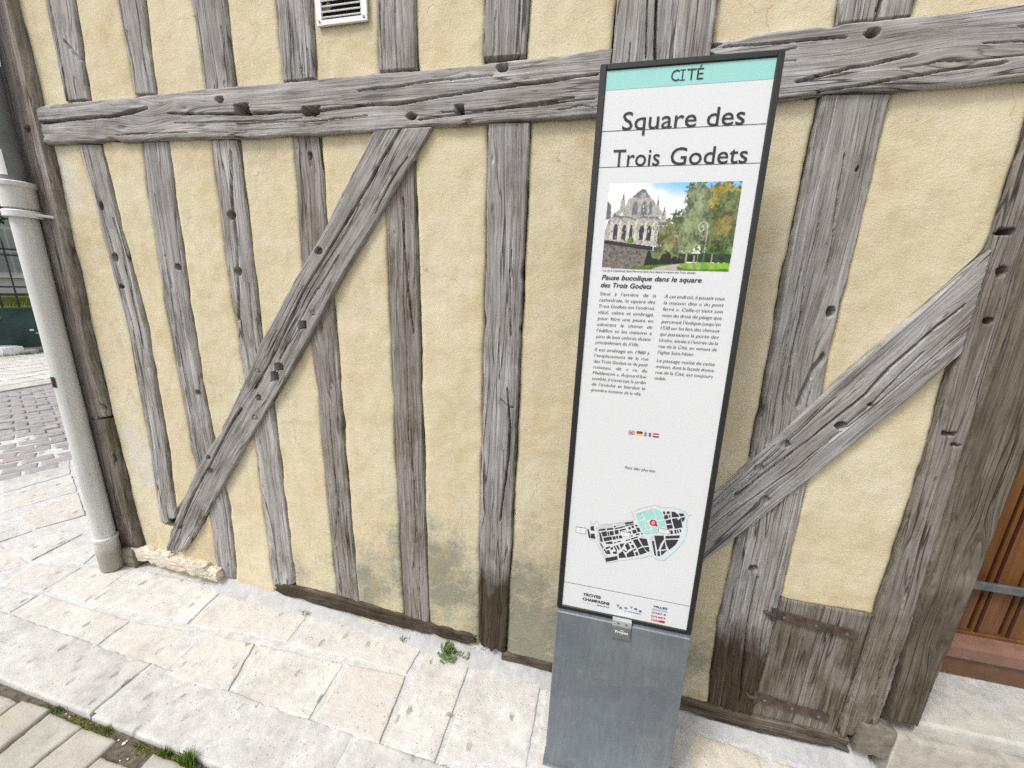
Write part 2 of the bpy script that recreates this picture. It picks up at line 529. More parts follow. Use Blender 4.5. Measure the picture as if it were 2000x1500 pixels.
M['glass'] = plain('window_glass', (0.34, 0.37, 0.38), 0.15, 0.6, 0, 0.1)
M['roof'] = plain('brown_roof_tiles', (0.16, 0.09, 0.06), 0.9, 0.15, 0, 0.3, 5)
M['leaf'] = plain('tree_leaf', (0.055, 0.105, 0.030), 0.65, 0.3, 0, 0.5, 3)
M['bark'] = plain('tree_bark', (0.10, 0.08, 0.06), 0.95, 0.1, 0, 0.3, 10)
M['grass'] = plain('grass_blade', (0.125, 0.205, 0.030), 0.7, 0.2, 0, 0.4, 30)
M['weed'] = plain('weed_leaf', (0.165, 0.255, 0.075), 0.65, 0.25, 0, 0.3, 40)
M['moss'] = plain('olive_moss', (0.125, 0.130, 0.035), 0.95, 0.05, 0, 0.5, 60, 0.004)
M['dry'] = plain('dry_straw', (0.42, 0.34, 0.19), 0.9, 0.1, 0, 0.3, 60)


def zinc_material():
    k = NT('brushed_zinc')
    tc = k.n('TexCoord').outputs['Object']
    a = k.noise(tc, 5.0, 5, 0.65, 0.5)
    b = k.noise(k.vmul(tc, (70.0, 1.0, 9.0)), 1.0, 4, 0.65)
    s = k.noise(k.vmul(tc, (120.0, 1.0, 60.0)), 1.0, 2, 0.6)
    c = k.ramp(k.math('ADD', k.math('MULTIPLY', a, 0.6), k.math('MULTIPLY', b, 0.4)), [(0.32, (0.130, 0.150, 0.170)), (0.5, (0.168, 0.190, 0.212)), (0.68, (0.22, 0.245, 0.268))])
    c = k.mix(k.mr(s, 0.70, 0.78, 0, 0.55), c, (0.50, 0.51, 0.52))
    c = k.mix(k.mr(k.noise(tc, 14.0, 6, 0.75, 1.2), 0.56, 0.72, 0, 0.5), c, (0.30, 0.325, 0.34))
    r = k.mr(a, 0.3, 0.7, 0.36, 0.58)
    return k.done(c, r, 0.5, k.bump(b, 0.0006, 0.3), 0.25)


def pipe_material():
    k = NT('dirty_white_painted_iron')
    tc = k.n('TexCoord').outputs['Object']
    z = k.n('SeparateXYZ', ins={'Vector': k.n('NewGeometry').outputs['Position']}).outputs[2]
    a = k.noise(k.vmul(tc, (9.0, 9.0, 3.0)), 1.0, 5, 0.6)
    b = k.noise(tc, 45.0, 4, 0.7)
    c = k.ramp(a, [(0.3, (0.56, 0.55, 0.52)), (0.5, (0.66, 0.66, 0.635)), (0.7, (0.71, 0.71, 0.695))])
    c = k.mix(k.mr(a, 0.56, 0.80, 0, 0.30), c, (0.50, 0.36, 0.24))
    c = k.mix(k.mr(b, 0.62, 0.72, 0, 0.45), c, (0.27, 0.23, 0.18))
    st = k.noise(k.vmul(tc, (55.0, 55.0, 1.6)), 1.0, 4, 0.6)
    c = k.mix(k.mr(st, 0.54, 0.72, 0, 0.35), c, (0.40, 0.36, 0.29))
    mud = k.math('ADD', k.mr(z, 0.30, 0.16), k.math('MULTIPLY', k.math('SUBTRACT', b, 0.5), 0.8))
    c = k.mix(k.mr(mud, 0.25, 0.85, 0, 0.75), c, (0.25, 0.215, 0.165))
    return k.done(c, 0.55, 0.35, k.bump(b, 0.0015, 0.4))


def door_material():
    k = NT('varnished_orange_oak')
    tc = k.n('TexCoord').outputs['Object']
    a = k.noise(k.vmul(tc, (9.0, 9.0, 1.6)), 1.0, 4, 0.6)
    b = k.noise(k.vmul(tc, (120.0, 120.0, 5.0)), 1.0, 4, 0.6)
    c = k.ramp(k.math('ADD', k.math('MULTIPLY', a, 0.6), k.math('MULTIPLY', b, 0.4)), [(0.35, (0.080, 0.029, 0.010)), (0.5, (0.145, 0.058, 0.016)), (0.66, (0.215, 0.095, 0.026))])
    return k.done(c, 0.35, 0.45, k.bump(b, 0.001, 0.4))


def attr_print():
    k = NT('printed_picture')
    c = k.n('Attribute', attribute_name='ink').outputs['Color']
    return k.done(c, 0.35, 0.4)


M['zinc'] = zinc_material()
M['pipe'] = pipe_material()
M['pipe_grey'] = plain('grey_zinc_pipe', (0.17, 0.185, 0.185), 0.6, 0.4, 0.1, 0.2, 9)
M['door'] = door_material()
M['door_groove'] = plain('dark_red_groove', (0.040, 0.008, 0.005), 0.5, 0.3, 0, 0.2)
M['door_mould'] = plain('pinkish_brown_moulding', (0.20, 0.105, 0.075), 0.42, 0.4, 0, 0.2, 12)
M['door_base'] = plain('brown_weather_board', (0.125, 0.062, 0.033), 0.5, 0.35, 0, 0.25, 12)
M['print'] = attr_print()

# ================================================================== THE HOUSE
house = empty('half_timbered_house', (0, 0, 0),
              'half-timbered house front with ochre plaster between weathered grey oak timbers', 'house')
EDGES = {}        # timber key -> (z, left x, right x)
SIDES = {}        # key -> outline points of both long edges
MIDS = {}         # brace key -> (x, z) of the centre line
TOPZ = 2.98


def timber(key, name, st, Y, dep=0.07, cracks=(), holes=(), rough=1.0, brown=0.1, damp=None, ext=False, rot=None,
           knots=(), ncr=5, horiz=False, tone=None, du=0.0045, dv=0.0021, seed=None):
    """st: stations (lx,ly,rx,ry) measured on the plane of the timber's front face"""
    seed = seed if seed is not None else (sum(ord(c) * (i + 3) for i, c in enumerate(key)) % 997)
    rg = random.Random(seed)
    L = np.array([on_wall(s[0], s[1], Y) for s in st])[:, [0, 2]]
    R = np.array([on_wall(s[2], s[3], Y) for s in st])[:, [0, 2]]
    if ext:           # run on straight up past the picture
        k0 = (TOPZ - L[0, 1]) / (L[0, 1] - L[-1, 1]); k1 = (TOPZ - R[0, 1]) / (R[0, 1] - R[-1, 1])
        L = np.vstack([L[0] + (L[0] - L[-1]) * k0, L]); R = np.vstack([R[0] + (R[0] - R[-1]) * k1, R])
    Mi = (L + R) / 2
    MIDS[key] = Mi.copy()
    SIDES[key] = (L.copy(), R.copy())
    if not horiz:
        EDGES[key] = (L[:, 1][::-1].copy(), L[:, 0][::-1].copy(), R[:, 1][::-1].copy(), R[:, 0][::-1].copy())
    s = np.concatenate([[0], np.cumsum(np.linalg.norm(np.diff(Mi, axis=0), axis=1))])
    ln = s[-1]
    wid = np.linalg.norm(R - L, axis=1).mean()
    nu, nv = max(8, int(ln / du)), max(8, int(wid / dv))
    u = np.linspace(0, ln, nu + 1)
    Lx = np.stack([np.interp(u, s, L[:, k]) for k in (0, 1)], -1)
    Rx = np.stack([np.interp(u, s, R[:, k]) for k in (0, 1)], -1)
    if len(st) > 3:
        kern = np.hanning(2 * max(3, nu // 16) + 3); kern /= kern.sum()
        h = len(kern) // 2
        for A in (Lx, Rx):
            for k in (0, 1):
                p = np.concatenate([2 * A[0, k] - A[h:0:-1, k], A[:, k], 2 * A[-1, k] - A[-2:-h - 2:-1, k]])
                A[:, k] = np.convolve(p, kern, 'valid')
    ax = (Mi[-1] - Mi[0]) / np.linalg.norm(Mi[-1] - Mi[0])
    wdir = (Rx - Lx); W_ = np.linalg.norm(wdir, axis=1)[:, None]; wdir = wdir / W_
    rotf = np.zeros_like(u)
    if rot:
        for end, lr in rot:
            d = (ln - u) if end else u
            rotf = np.maximum(rotf, 1 - sstep(0, lr, d))
    amp = rough * (1 + 1.8 * rotf)
    e1 = ((fbm(u * 5, u * 0, seed) - 0.5) * 0.0055 + (fbm(u * 40, u * 0, seed + 5, 3) - 0.5) * 0.0038) * amp
    e2 = ((fbm(u * 5, u * 0, seed + 9) - 0.5) * 0.0055 + (fbm(u * 40, u * 0, seed + 14, 3) - 0.5) * 0.0038) * amp
    for e, sg in ((e1, 1), (e2, -1)):        # occasional bites out of the arris
        for _ in range(rg.randint(1, 3)):
            c, w, d = rg.uniform(0, ln), rg.uniform(0.01, 0.05), rg.uniform(0.002, 0.007) * rough
            e += sg * d * np.exp(-((u - c) / w) ** 2)
    Lx = Lx + wdir * e1[:, None]; Rx = Rx + wdir * e2[:, None]
    v = np.linspace(0, 1, nv + 1)
    P = Lx[:, None, :] + (Rx - Lx)[:, None, :] * v[None, :, None]
    W2 = np.linalg.norm(Rx - Lx, axis=1)[:, None]
    perp = np.array([-ax[1], ax[0]])
    if perp @ (R.mean(0) - L.mean(0)) < 0: perp = -perp
    bow = Mi - Mi[0]
    bowv = np.interp(u, s, bow @ perp)[:, None]
    U = (P - Mi[0]) @ ax
    Vv = (P - Mi[0]) @ perp - bowv
    # knots bend the grain
    kn = [(np.array(on_wall(a, b, Y))[[0, 2]], r) for a, b, r in knots]
    for _ in range(rg.randint(0, 2)):
        i, j = rg.randrange(nu), rg.randrange(nv)
        kn.append((P[i, j].copy(), rg.uniform(0.008, 0.016)))
    G = Vv.copy()
    kdisp = np.zeros_like(U)
    for c, r in kn:
        cu, cv = (c - Mi[0]) @ ax, (c - Mi[0]) @ perp - float(np.interp((c - Mi[0]) @ ax, s, bow @ perp))
        r2 = ((U - cu) / (2.6 * r)) ** 2 + ((Vv - cv) / r) ** 2
        G = G - (Vv - cv) * np.exp(-r2 * 0.5) * 0.92
        kdisp += np.exp(-r2 * 0.9) * 0.002 - np.exp(-r2 * 14) * 0.005
    A2 = amp[:, None]
    D = (fbm(U * 2.6, G * 120, seed + 21, 3) - 0.5) * 0.0015 * A2
    D += (fbm(U * 1.3, G * 7, seed + 33, 3) - 0.5) * 0.0026 * A2 + kdisp
    D += (fbm(U * 7, G * 30, seed + 41, 3) - 0.5) * 0.022 * rotf[:, None]
    gr = fbm(U * 1.2, G * 38, seed + 51, 2)
    D -= np.clip(0.022 - np.abs(gr - 0.5), 0, 1) / 0.022 * 0.0012 * A2 * sstep(0.50, 0.62, fbm(U * 1.1, G * 6, seed + 55, 2))
    edge = np.minimum(v, 1 - v)[None, :] * W2
    rad = 0.004 + 0.005 * fbm(U * 6, Vv * 3, seed + 61, 2) * A2
    q = np.clip(1 - edge / rad, 0, 1)
    D -= (1 - np.sqrt(np.clip(1 - q * q, 0, 1))) * rad
    # splits that run with the grain
    segs = [(np.array([on_wall(a, b, Y)[[0, 2]] for a, b in pl]), w, d) for pl, w, d in cracks]
    for _ in range(ncr):
        i0 = rg.randrange(nu); lc = rg.uniform(0.10, 0.60); vv = rg.uniform(0.08, 0.92)
        i1 = min(nu, i0 + int(lc / du))
        pts = []
        for k in range(5):
            ii = int(i0 + (i1 - i0) * k / 4); ii = min(ii, nu)
            vv2 = min(0.97, max(0.03, vv + rg.uniform(-0.03, 0.03)))
            pts.append(P[ii, int(vv2 * nv)])
        segs.append((np.array(pts), rg.uniform(0.0022, 0.0034), rg.uniform(0.003, 0.008)))
    for pl, w, d in segs:
        w *= 0.62; d *= 1.35
        dist = np.full(U.shape, 9.0)
        jit = (fbm(U * 9, U * 0 + seed, seed + 71, 3) - 0.5) * 0.006
        for a, b in zip(pl[:-1], pl[1:]):
            ab = b - a; l2 = max(ab @ ab, 1e-9)
            t = np.clip(((P - a) @ ab) / l2, 0, 1)
            t0 = (P - a - t[..., None] * ab)
            dd = np.hypot(t0 @ ax * 0.5, t0 @ perp + jit)
            dist = np.minimum(dist, dd)
        ww = w * (0.55 + 0.9 * fbm(U * 8, U * 0, seed + 77, 2))
        D -= d * (1 - sstep(ww * 0.45, ww, dist))
    for hd in holes:
        cx, cy, rx, ry = hd[:4]
        c = on_wall(cx, cy, Y)[[0, 2]]
        cr = on_wall(cx + rx, cy, Y)[[0, 2]]; cu = on_wall(cx, cy - ry, Y)[[0, 2]]
        ax_, az_ = abs(cr[0] - c[0]), abs(cu[1] - c[1])
        dx, dz = (P[..., 0] - c[0]) / max(ax_, .003), (P[..., 1] - c[1]) / max(az_, .003)
        sq = len(hd) > 4 and hd[4] == 's'
        rr = np.maximum(np.abs(dx), np.abs(dz)) if sq else np.hypot(dx, dz)
        rr = rr + (fbm(P[..., 0] * 120, P[..., 1] * 120, seed + 81, 2) - 0.5) * 0.35
        dp = 0.085
        if len(hd) > 4 and hd[4] == 'p':      # a peg standing in its hole
            D -= 0.006 * (1 - sstep(0.85, 1.05, rr)) * sstep(0.6, 0.8, rr)
        else:
            D -= (D * 0 + dp) * (1 - sstep(0.90, 1.08, rr))
    if rot:
        endj = (fbm(Vv * 60, Vv * 0, seed + 91, 3) - 0.5) * 0.05
        P = P + ax[None, None, :] * (endj * (rotf ** 6)[:, None])[..., None]
    else:
        endj = (fbm(v * wid * 80, v * 0, seed + 95, 2) - 0.5) * 0.006
        P[0] += ax[None, :] * endj[:, None]; P[-1] += ax[None, :] * endj[::-1, None]
    X, Z, Yy = P[..., 0], P[..., 1], Y - D
    X, Z, Yy = (np.pad(q_, 1, mode='edge') for q_ in (X, Z, Yy))
    Uu, Gg = (np.pad(q_, 1, mode='edge') for q_ in (U, G))
    back = np.zeros(X.shape, bool); back[0] = back[-1] = True; back[:, 0] = back[:, -1] = True
    Gg = Gg + np.where(back, 0.03, 0.0)
    Yy = np.where(back, Y + dep, Yy)
    V = np.stack([X, Yy, Z], -1).reshape(-1, 3)
    gv = np.stack([Uu + rg.uniform(0, 40), Gg + rg.uniform(0, 9), np.full(X.shape, rg.uniform(0, 50))], -1).reshape(-1, 3)
    dmp = np.zeros(X.shape)
    if damp:
        for z0, z1, mx in damp:
            dmp = np.maximum(dmp, mx * (1 - sstep(z0, z1, Z + (fbm(X * 30, Z * 4, seed + 3, 3) - 0.5) * 0.18)))
    bw = np.full(X.shape, brown)
    tn = np.full(X.shape, tone if tone is not None else rg.uniform(0.86, 1.14))
    nr, nc = X.shape
    F = grid_faces(nr, nc)
    if np.cross(np.array([Rx[0, 0] - Lx[0, 0], 0, Rx[0, 1] - Lx[0, 1]]), np.array([ax[0], 0, ax[1]]))[1] > 0:
        F = F[:, ::-1]
    me = raw_mesh(name, V, F, True, {'grain': ('FLOAT_VECTOR', gv), 'damp': ('FLOAT', dmp.ravel()), 'brown': ('FLOAT', bw.ravel()), 'tone': ('FLOAT', tn.ravel())})
    return link(name, me, M['wood'], house)


YS, YB, YBR = -0.006, -0.021, -0.018     # front faces of studs, rails, braces; the plaster lies at 0

# corner post in two pieces (the foot is a later splice)
timber('C0', 'corner_post', [(-32, 0, 13, 0), (-8, 106, 39, 106), (28, 294, 84, 294), (57, 398, 107, 400), (105, 600, 152, 600), (158, 817, 200, 817)], -0.03,
       ext=True, brown=0.55, rough=1.5, cracks=[([(62, 420), (85, 510), (112, 640), (135, 720), (163, 812)], 0.011, 0.03), ([(5, 150), (25, 260), (48, 350)], 0.006, 0.012)],
       holes=[(53, 252, 6, 7)], rot=[(1, 0.12)], ncr=8)
timber('C0b', 'corner_post_foot', [(160, 821, 203, 821), (182, 930, 232, 930), (214, 1080, 268, 1072)], -0.032, brown=0.75, rough=1.4,
       damp=[(0.05, 0.45, 0.8)], rot=[(1, 0.1)], ncr=6)
# studs above the rail
for i, (a, b, c, d) in enumerate([((87, 0), (142, 0), (170, 193), (128, 197)), ((227, 0), (278, 0), (301, 182), (262, 183)), ((373, 0), (437, 0), (457, 180), (402, 182)),
                                  ((537, 0), (605, 0), (612, 152), (553, 158)), ((735, 0), (808, 0), (811, 133), (741, 138)), ((948, 0), (1032, 0), (1025, 107), (945, 112)),
                                  ((1646, 0), (1792, 0), (1784, 30), (1640, 44))]):
    cr = [([(1720, 0), (1712, 36)], 0.007, 0.02)] if i == 6 else ([([(125, 80), (165, 125)], 0.006, 0.012)] if i == 0 else [])
    timber('U%d' % (i + 1), 'stud', [(a[0], a[1], b[0], b[1]), (d[0], d[1], c[0], c[1])], YS - 0.004, ext=True, brown=0.05 + 0.05 * (i % 3), ncr=4,
           rough=1.0 + 0.2 * (i % 2), cracks=cr, knots=[(150, 95, 0.02)] if i == 0 else ())
# main post that stands between the two rails and runs down behind the sign
timber('P7', 'main_post', [(1206, 0, 1402, 0), (1195, 110, 1390, 100), (1150, 560, 1330, 560), (1085, 1330, 1235, 1360)], YB + 0.002, ext=True, brown=0.08, ncr=6,
       cracks=[([(1283, 0), (1281, 60), (1280, 118)], 0.007, 0.025), ([(1265, 0), (1262, 110)], 0.004, 0.012)])
# rails
timber('B_L', 'rail_beam', [(68, 206, 75, 281), (300, 183, 310, 273), (600, 155, 612, 263), (850, 134, 858, 245), (1196, 93, 1180, 224)], YB, horiz=True, brown=0.06, tone=0.98, rough=1.05,
       cracks=[([(500, 221), (640, 214), (801, 199), (955, 173), (1165, 145)], 0.006, 0.022), ([(78, 240), (150, 232), (215, 228), (285, 212)], 0.011, 0.028),
               ([(330, 222), (480, 224), (620, 216)], 0.006, 0.014), ([(820, 234), (960, 215), (1120, 190)], 0.004, 0.009), ([(700, 178), (830, 160), (960, 147)], 0.004, 0.009)],
       holes=[(982, 132, 10, 9), (428, 194, 7, 7), (472, 213, 13, 10, 's'), (608, 217, 16, 9, 's'), (804, 227, 9, 7), (897, 214, 8, 10, 's')],
       rot=[(0, 0.25)], knots=[(265, 205, 0.045), (240, 250, 0.03), (360, 212, 0.02)], ncr=5)
timber('B_R', 'rail_beam', [(1400, 76, 1402, 206), (1526, 58, 1526, 192), (1760, 31, 1768, 172), (2000, 4, 2000, 152), (2240, -24, 2240, 132)], YB, horiz=True, brown=0.04, tone=1.0, rough=1.1,
       cracks=[([(1560, 160), (1660, 132), (1785, 108)], 0.006, 0.016), ([(1600, 178), (1780, 150), (1960, 122)], 0.005, 0.012), ([(1420, 90), (1560, 80), (1650, 72)], 0.005, 0.012)],
       holes=[(1704, 64, 12, 10)], knots=[(1860, 120, 0.03)], rot=[(0, 0.1)], ncr=6)
# studs below the rail
timber('L1', 'stud', [(153, 283, 197, 283), (186, 400, 223, 400), (248, 640, 283, 640), (287, 847, 322, 847), (314, 1025, 342, 1010)], YS, brown=0.12, rough=1.3,
       holes=[(199, 402, 4, 8), (226, 503, 6, 8), (238, 560, 5, 3)], cracks=[([(222, 430), (238, 480), (262, 590), (282, 680)], 0.006, 0.010)], rot=[(1, 0.28)], damp=[(0.1, 0.5, 0.35)])
timber('L2', 'stud', [(277, 278, 326, 277), (292, 400, 342, 400), (328, 633, 377, 627), (362, 800, 403, 800), (377, 893, 420, 880), (409, 1002, 446, 990), (426, 1124, 461, 1134)], YS + 0.002,
       brown=0.08, rough=1.1, holes=[(348, 522, 6, 6), (387, 767, 5, 5), (323, 500, 2, 2)], cracks=[([(302, 380), (318, 470), (335, 560)], 0.004, 0.010), ([(344, 660), (352, 715)], 0.005, 0.010)],
       damp=[(0.02, 0.16, 0.9)], rot=[(1, 0.12)])
timber('L3', 'stud', [(413, 273, 463, 273), (427, 400, 478, 400), (448, 560, 498, 560), (469, 684, 511, 684), (496, 858, 540, 858), (514, 994, 557, 994), (535, 1150, 574, 1140)], YS + 0.001,
       brown=0.12, rough=1.15, holes=[(452, 420, 8, 8), (465, 530, 7, 8)], cracks=[([(450, 300), (452, 380), (462, 470), (465, 560), (466, 620)], 0.010, 0.012)],
       damp=[(0.02, 0.12, 0.8)], knots=[(515, 950, 0.012)])
timber('L4', 'stud', [(570, 264, 625, 264), (580, 350, 632, 350), (590, 522, 642, 522), (605, 659, 656, 659), (621, 767, 665, 767), (632, 900, 675, 900), (659, 1167, 700, 1180)], YS + 0.003,
       brown=0.45, tone=0.95, rough=0.9, holes=[(606, 305, 4, 8)], knots=[(580, 290, 0.012), (607, 322, 0.014), (660, 822, 0.016), (628, 640, 0.03)])
timber('L5', 'stud', [(750, 250, 808, 245), (753, 409, 815, 409), (759, 568, 818, 568), (768, 767, 822, 767), (773, 900, 827, 900), (790, 1204, 837, 1218)], YS + 0.002, brown=0.50, tone=0.92, rough=0.8,
       cracks=[([(787, 390), (790, 470), (796, 560), (807, 650)], 0.005, 0.014), ([(808, 940), (812, 1060)], 0.003, 0.008)])
timber('L6', 'stud', [(953, 241, 1034, 240), (949, 500, 1023, 500), (943, 700, 1015, 700), (940, 900, 1006, 900), (934, 1262, 987, 1278)], YS - 0.006, brown=0.06, rough=1.0,
       cracks=[([(990, 760), (994, 800), (996, 837), (992, 900), (987, 940), (978, 1016)], 0.006, 0.018), ([(978, 780), (992, 795), (1003, 797)], 0.003, 0.006)],
       knots=[(963, 410, 0.018), (962, 311, 0.014)], damp=[(0.26, 0.62, 1.0)], rot=[(1, 0.22)])
timber('R1', 'stud', [(1608, 186, 1744, 184), (1532, 550, 1655, 550), (1507, 700, 1617, 700), (1467, 903, 1585, 903), (1442, 1052, 1553, 1052), (1404, 1220, 1512, 1220), (1386, 1382, 1472, 1398)],
       YS - 0.004, brown=0.15, tone=0.93, rough=1.15, holes=[(1622, 609, 9, 10), (1471, 1111, 9, 7), (1675, 330, 3, 4)],
       cracks=[([(1606, 700), (1588, 720), (1578, 745), (1560, 790)], 0.012, 0.016), ([(1650, 300), (1632, 420), (1615, 540)], 0.003, 0.009), ([(1480, 1130), (1458, 1230), (1446, 1370)], 0.007, 0.018)],
       knots=[(1612, 690, 0.035)], damp=[(0.22, 0.52, 1.0)], rot=[(1, 0.55)], ncr=10)
timber('R2', 'door_post', [(2000, 296, 2062, 296), (1948, 448, 2018, 448), (1884, 660, 1952, 660), (1814, 900, 1880, 900), (1716, 1204, 1786, 1204), (1640, 1442, 1712, 1442)], YS - 0.008, ext=True,
       brown=0.7, tone=0.86, rough=1.1, holes=[(1956, 531, 10, 10), (1930, 627, 10, 6), (1965, 452, 16, 5, 's'), (1855, 848, 14, 3, 's'), (1868, 870, 10, 2, 's')],
       cracks=[([(1925, 760), (1905, 830), (1870, 930)], 0.006, 0.012)], damp=[(0.02, 0.3, 0.4)], rot=[(1, 0.2)], ncr=9)
timber('D1', 'door_jamb', [(2064, 296, 2230, 296), (1954, 660, 2098, 660), (1882, 900, 2002, 900), (1789, 1204, 1880, 1204), (1737, 1405, 1795, 1418)], YS - 0.016, dep=0.30, ext=True,
       brown=1.0, tone=0.80, rough=0.7, damp=[(0.1, 1.6, 0.45)], knots=[(1890, 1118, 0.03), (1905, 1060, 0.02), (1870, 1180, 0.03), (1840, 1260, 0.03), (1822, 1150, 0.02)], ncr=3)
# braces
timber('X1', 'brace', [(729, 254, 843, 248), (680, 352, 780, 353), (633, 448, 724, 448), (587, 526, 675, 526), (510, 666, 601, 664), (477, 746, 555, 744), (428, 845, 494, 845), (386, 911, 454, 915),
                       (347, 998, 407, 998), (324, 1072, 359, 1078)], YBR, brown=0.14, tone=0.90, rough=1.3, rot=[(1, 0.55)], ncr=8,
       cracks=[([(780, 254), (745, 315), (710, 378), (672, 440), (640, 490), (598, 560), (560, 640), (542, 680), (500, 757)], 0.007, 0.025), ([(660, 500), (600, 600), (548, 700)], 0.004, 0.012),
               ([(470, 800), (440, 850), (410, 910), (380, 960), (352, 1030)], 0.010, 0.022)],
       holes=[(622, 490, 7, 7), (591, 635, 7, 7, 's'), (545, 717, 8, 7, 's'), (537, 736, 7, 9, 's'), (407, 893, 4, 4), (413, 920, 6, 5), (506, 777, 4, 6), (503, 724, 5, 5, 'p'), (769, 340, 5, 5, 'p'),
              (611, 611, 5, 5, 'p'), (498, 816, 5, 5, 'p')], knots=[(668, 385, 0.014), (700, 392, 0.016)])
timber('X2', 'brace', [(1938, 486, 1877, 692), (1810, 598, 1757, 797), (1727, 667, 1668, 868), (1607, 772, 1578, 938), (1467, 903, 1450, 1043), (1398, 967, 1378, 1096), (1320, 1038, 1300, 1162)], YBR,
       horiz=True, tone=0.95, brown=0.04, rough=1.1, ncr=8, cracks=[([(1880, 598), (1823, 643), (1740, 717), (1690, 770), (1590, 850), (1440, 967)], 0.007, 0.022), ([(1800, 690), (1700, 790), (1560, 910), (1420, 1010)], 0.004, 0.010)],
       holes=[(1642, 832, 12, 7), (1534, 868, 9, 7), (1483, 915, 10, 6), (1493, 978, 9, 7), (1700, 790, 6, 4)], knots=[(1830, 635, 0.016), (1845, 618, 0.012)])
# sill beams
timber('S1', 'sill_beam', [(540, 1137, 540, 1160), (660, 1164, 655, 1192), (788, 1202, 784, 1228), (930, 1245, 928, 1264)], YS - 0.003, horiz=True, brown=0.9, rough=1.5, tone=0.8, damp=[(-0.2, 0.6, 0.9)],
       rot=[(0, 0.05), (1, 0.05)], ncr=5)
timber('S2', 'sill_beam', [(984, 1279, 984, 1290), (1080, 1300, 1078, 1316), (1200, 1331, 1198, 1350), (1331, 1364, 1329, 1390), (1472, 1401, 1462, 1428), (1634, 1434, 1631, 1466), (1662, 1444, 1660, 1474)],
       YS - 0.006, horiz=True, brown=0.9, rough=1.6, tone=0.8, damp=[(-0.3, 0.5, 0.8)], rot=[(0, 0.05), (1, 0.1)], ncr=8)

# the plaster infill, one panel for each field between timbers
def edge(key, side, z):
    zl, xl, zr, xr = EDGES[key]
    return np.interp(z, zl, xl) if side == 'l' else np.interp(z, zr, xr)


def side_z(keys, side, inset):
    """height of a timber's long edge over x, moved a little into the timber"""
    m = np.concatenate([SIDES[k][side] for k in keys])
    o = np.argsort(m[:, 0])
    xs, zs = m[o, 0], m[o, 1] + inset

    def fn(x):
        x = np.asarray(x, float)
        z = np.interp(x, xs, zs)
        z = np.where(x < xs[0], zs[0] + (x - xs[0]) * (zs[1] - zs[0]) / (xs[1] - xs[0]), z)
        return np.where(x > xs[-1], zs[-1] + (x - xs[-1]) * (zs[-1] - zs[-2]) / (xs[-1] - xs[-2]), z)
    return fn


def stain_at(X, Z):
    """grey mildew low on the wall, patches with their own outline"""
    s = np.zeros_like(X)
    for cx, cz, rx, rz, a in ((-0.60, 0.36, 0.19, 0.22, 1.15), (-0.22, 0.24, 0.24, 0.27, 1.25), (-0.92, 0.26, 0.16, 0.17, 0.9), (-0.15, 0.02, 0.32, 0.16, 0.95), (0.46, 0.25, 0.10, 0.20, 0.6), (-1.28, 0.22, 0.10, 0.10, 0.35), (0.5, 0.10, 0.10, 0.16, 0.55),
                              (-0.62, 0.12, 0.12, 0.07, 0.25), (-1.75, 0.25, 0.1, 0.1, 0.2)):
        s = np.maximum(s, a * np.exp(-(((X - cx) / rx) ** 2 + ((Z - cz) / rz) ** 2) * 0.9))
    return s * (0.35 + 1.0 * fbm(X * 14, Z * 14, 301, 4))


def pale_at(X, Z):
    s = np.zeros_like(X)
    a = on_wall(128, 350); b = on_wall(282, 905); c = on_wall(252, 850); d = on_wall(668, 90)
    for p, rx, rz, am in ((a, 0.10, 0.16, 0.75), (b, 0.10, 0.14, 1.1), (c, 0.09, 0.05, 0.8)):
        s = np.maximum(s, am * np.exp(-(((X - p[0]) / rx) ** 2 + ((Z - p[2]) / rz) ** 2) ** 2))
    for px in (632, 690):                     # two run-off streaks below the vent
        p = on_wall(px, 70)
        s = np.maximum(s, 0.55 * np.exp(-((X - p[0]) / 0.008) ** 2) * sstep(2.15, 2.25, Z) * (1 - sstep(2.40, 2.42, Z)))
    return s


PN = [0]


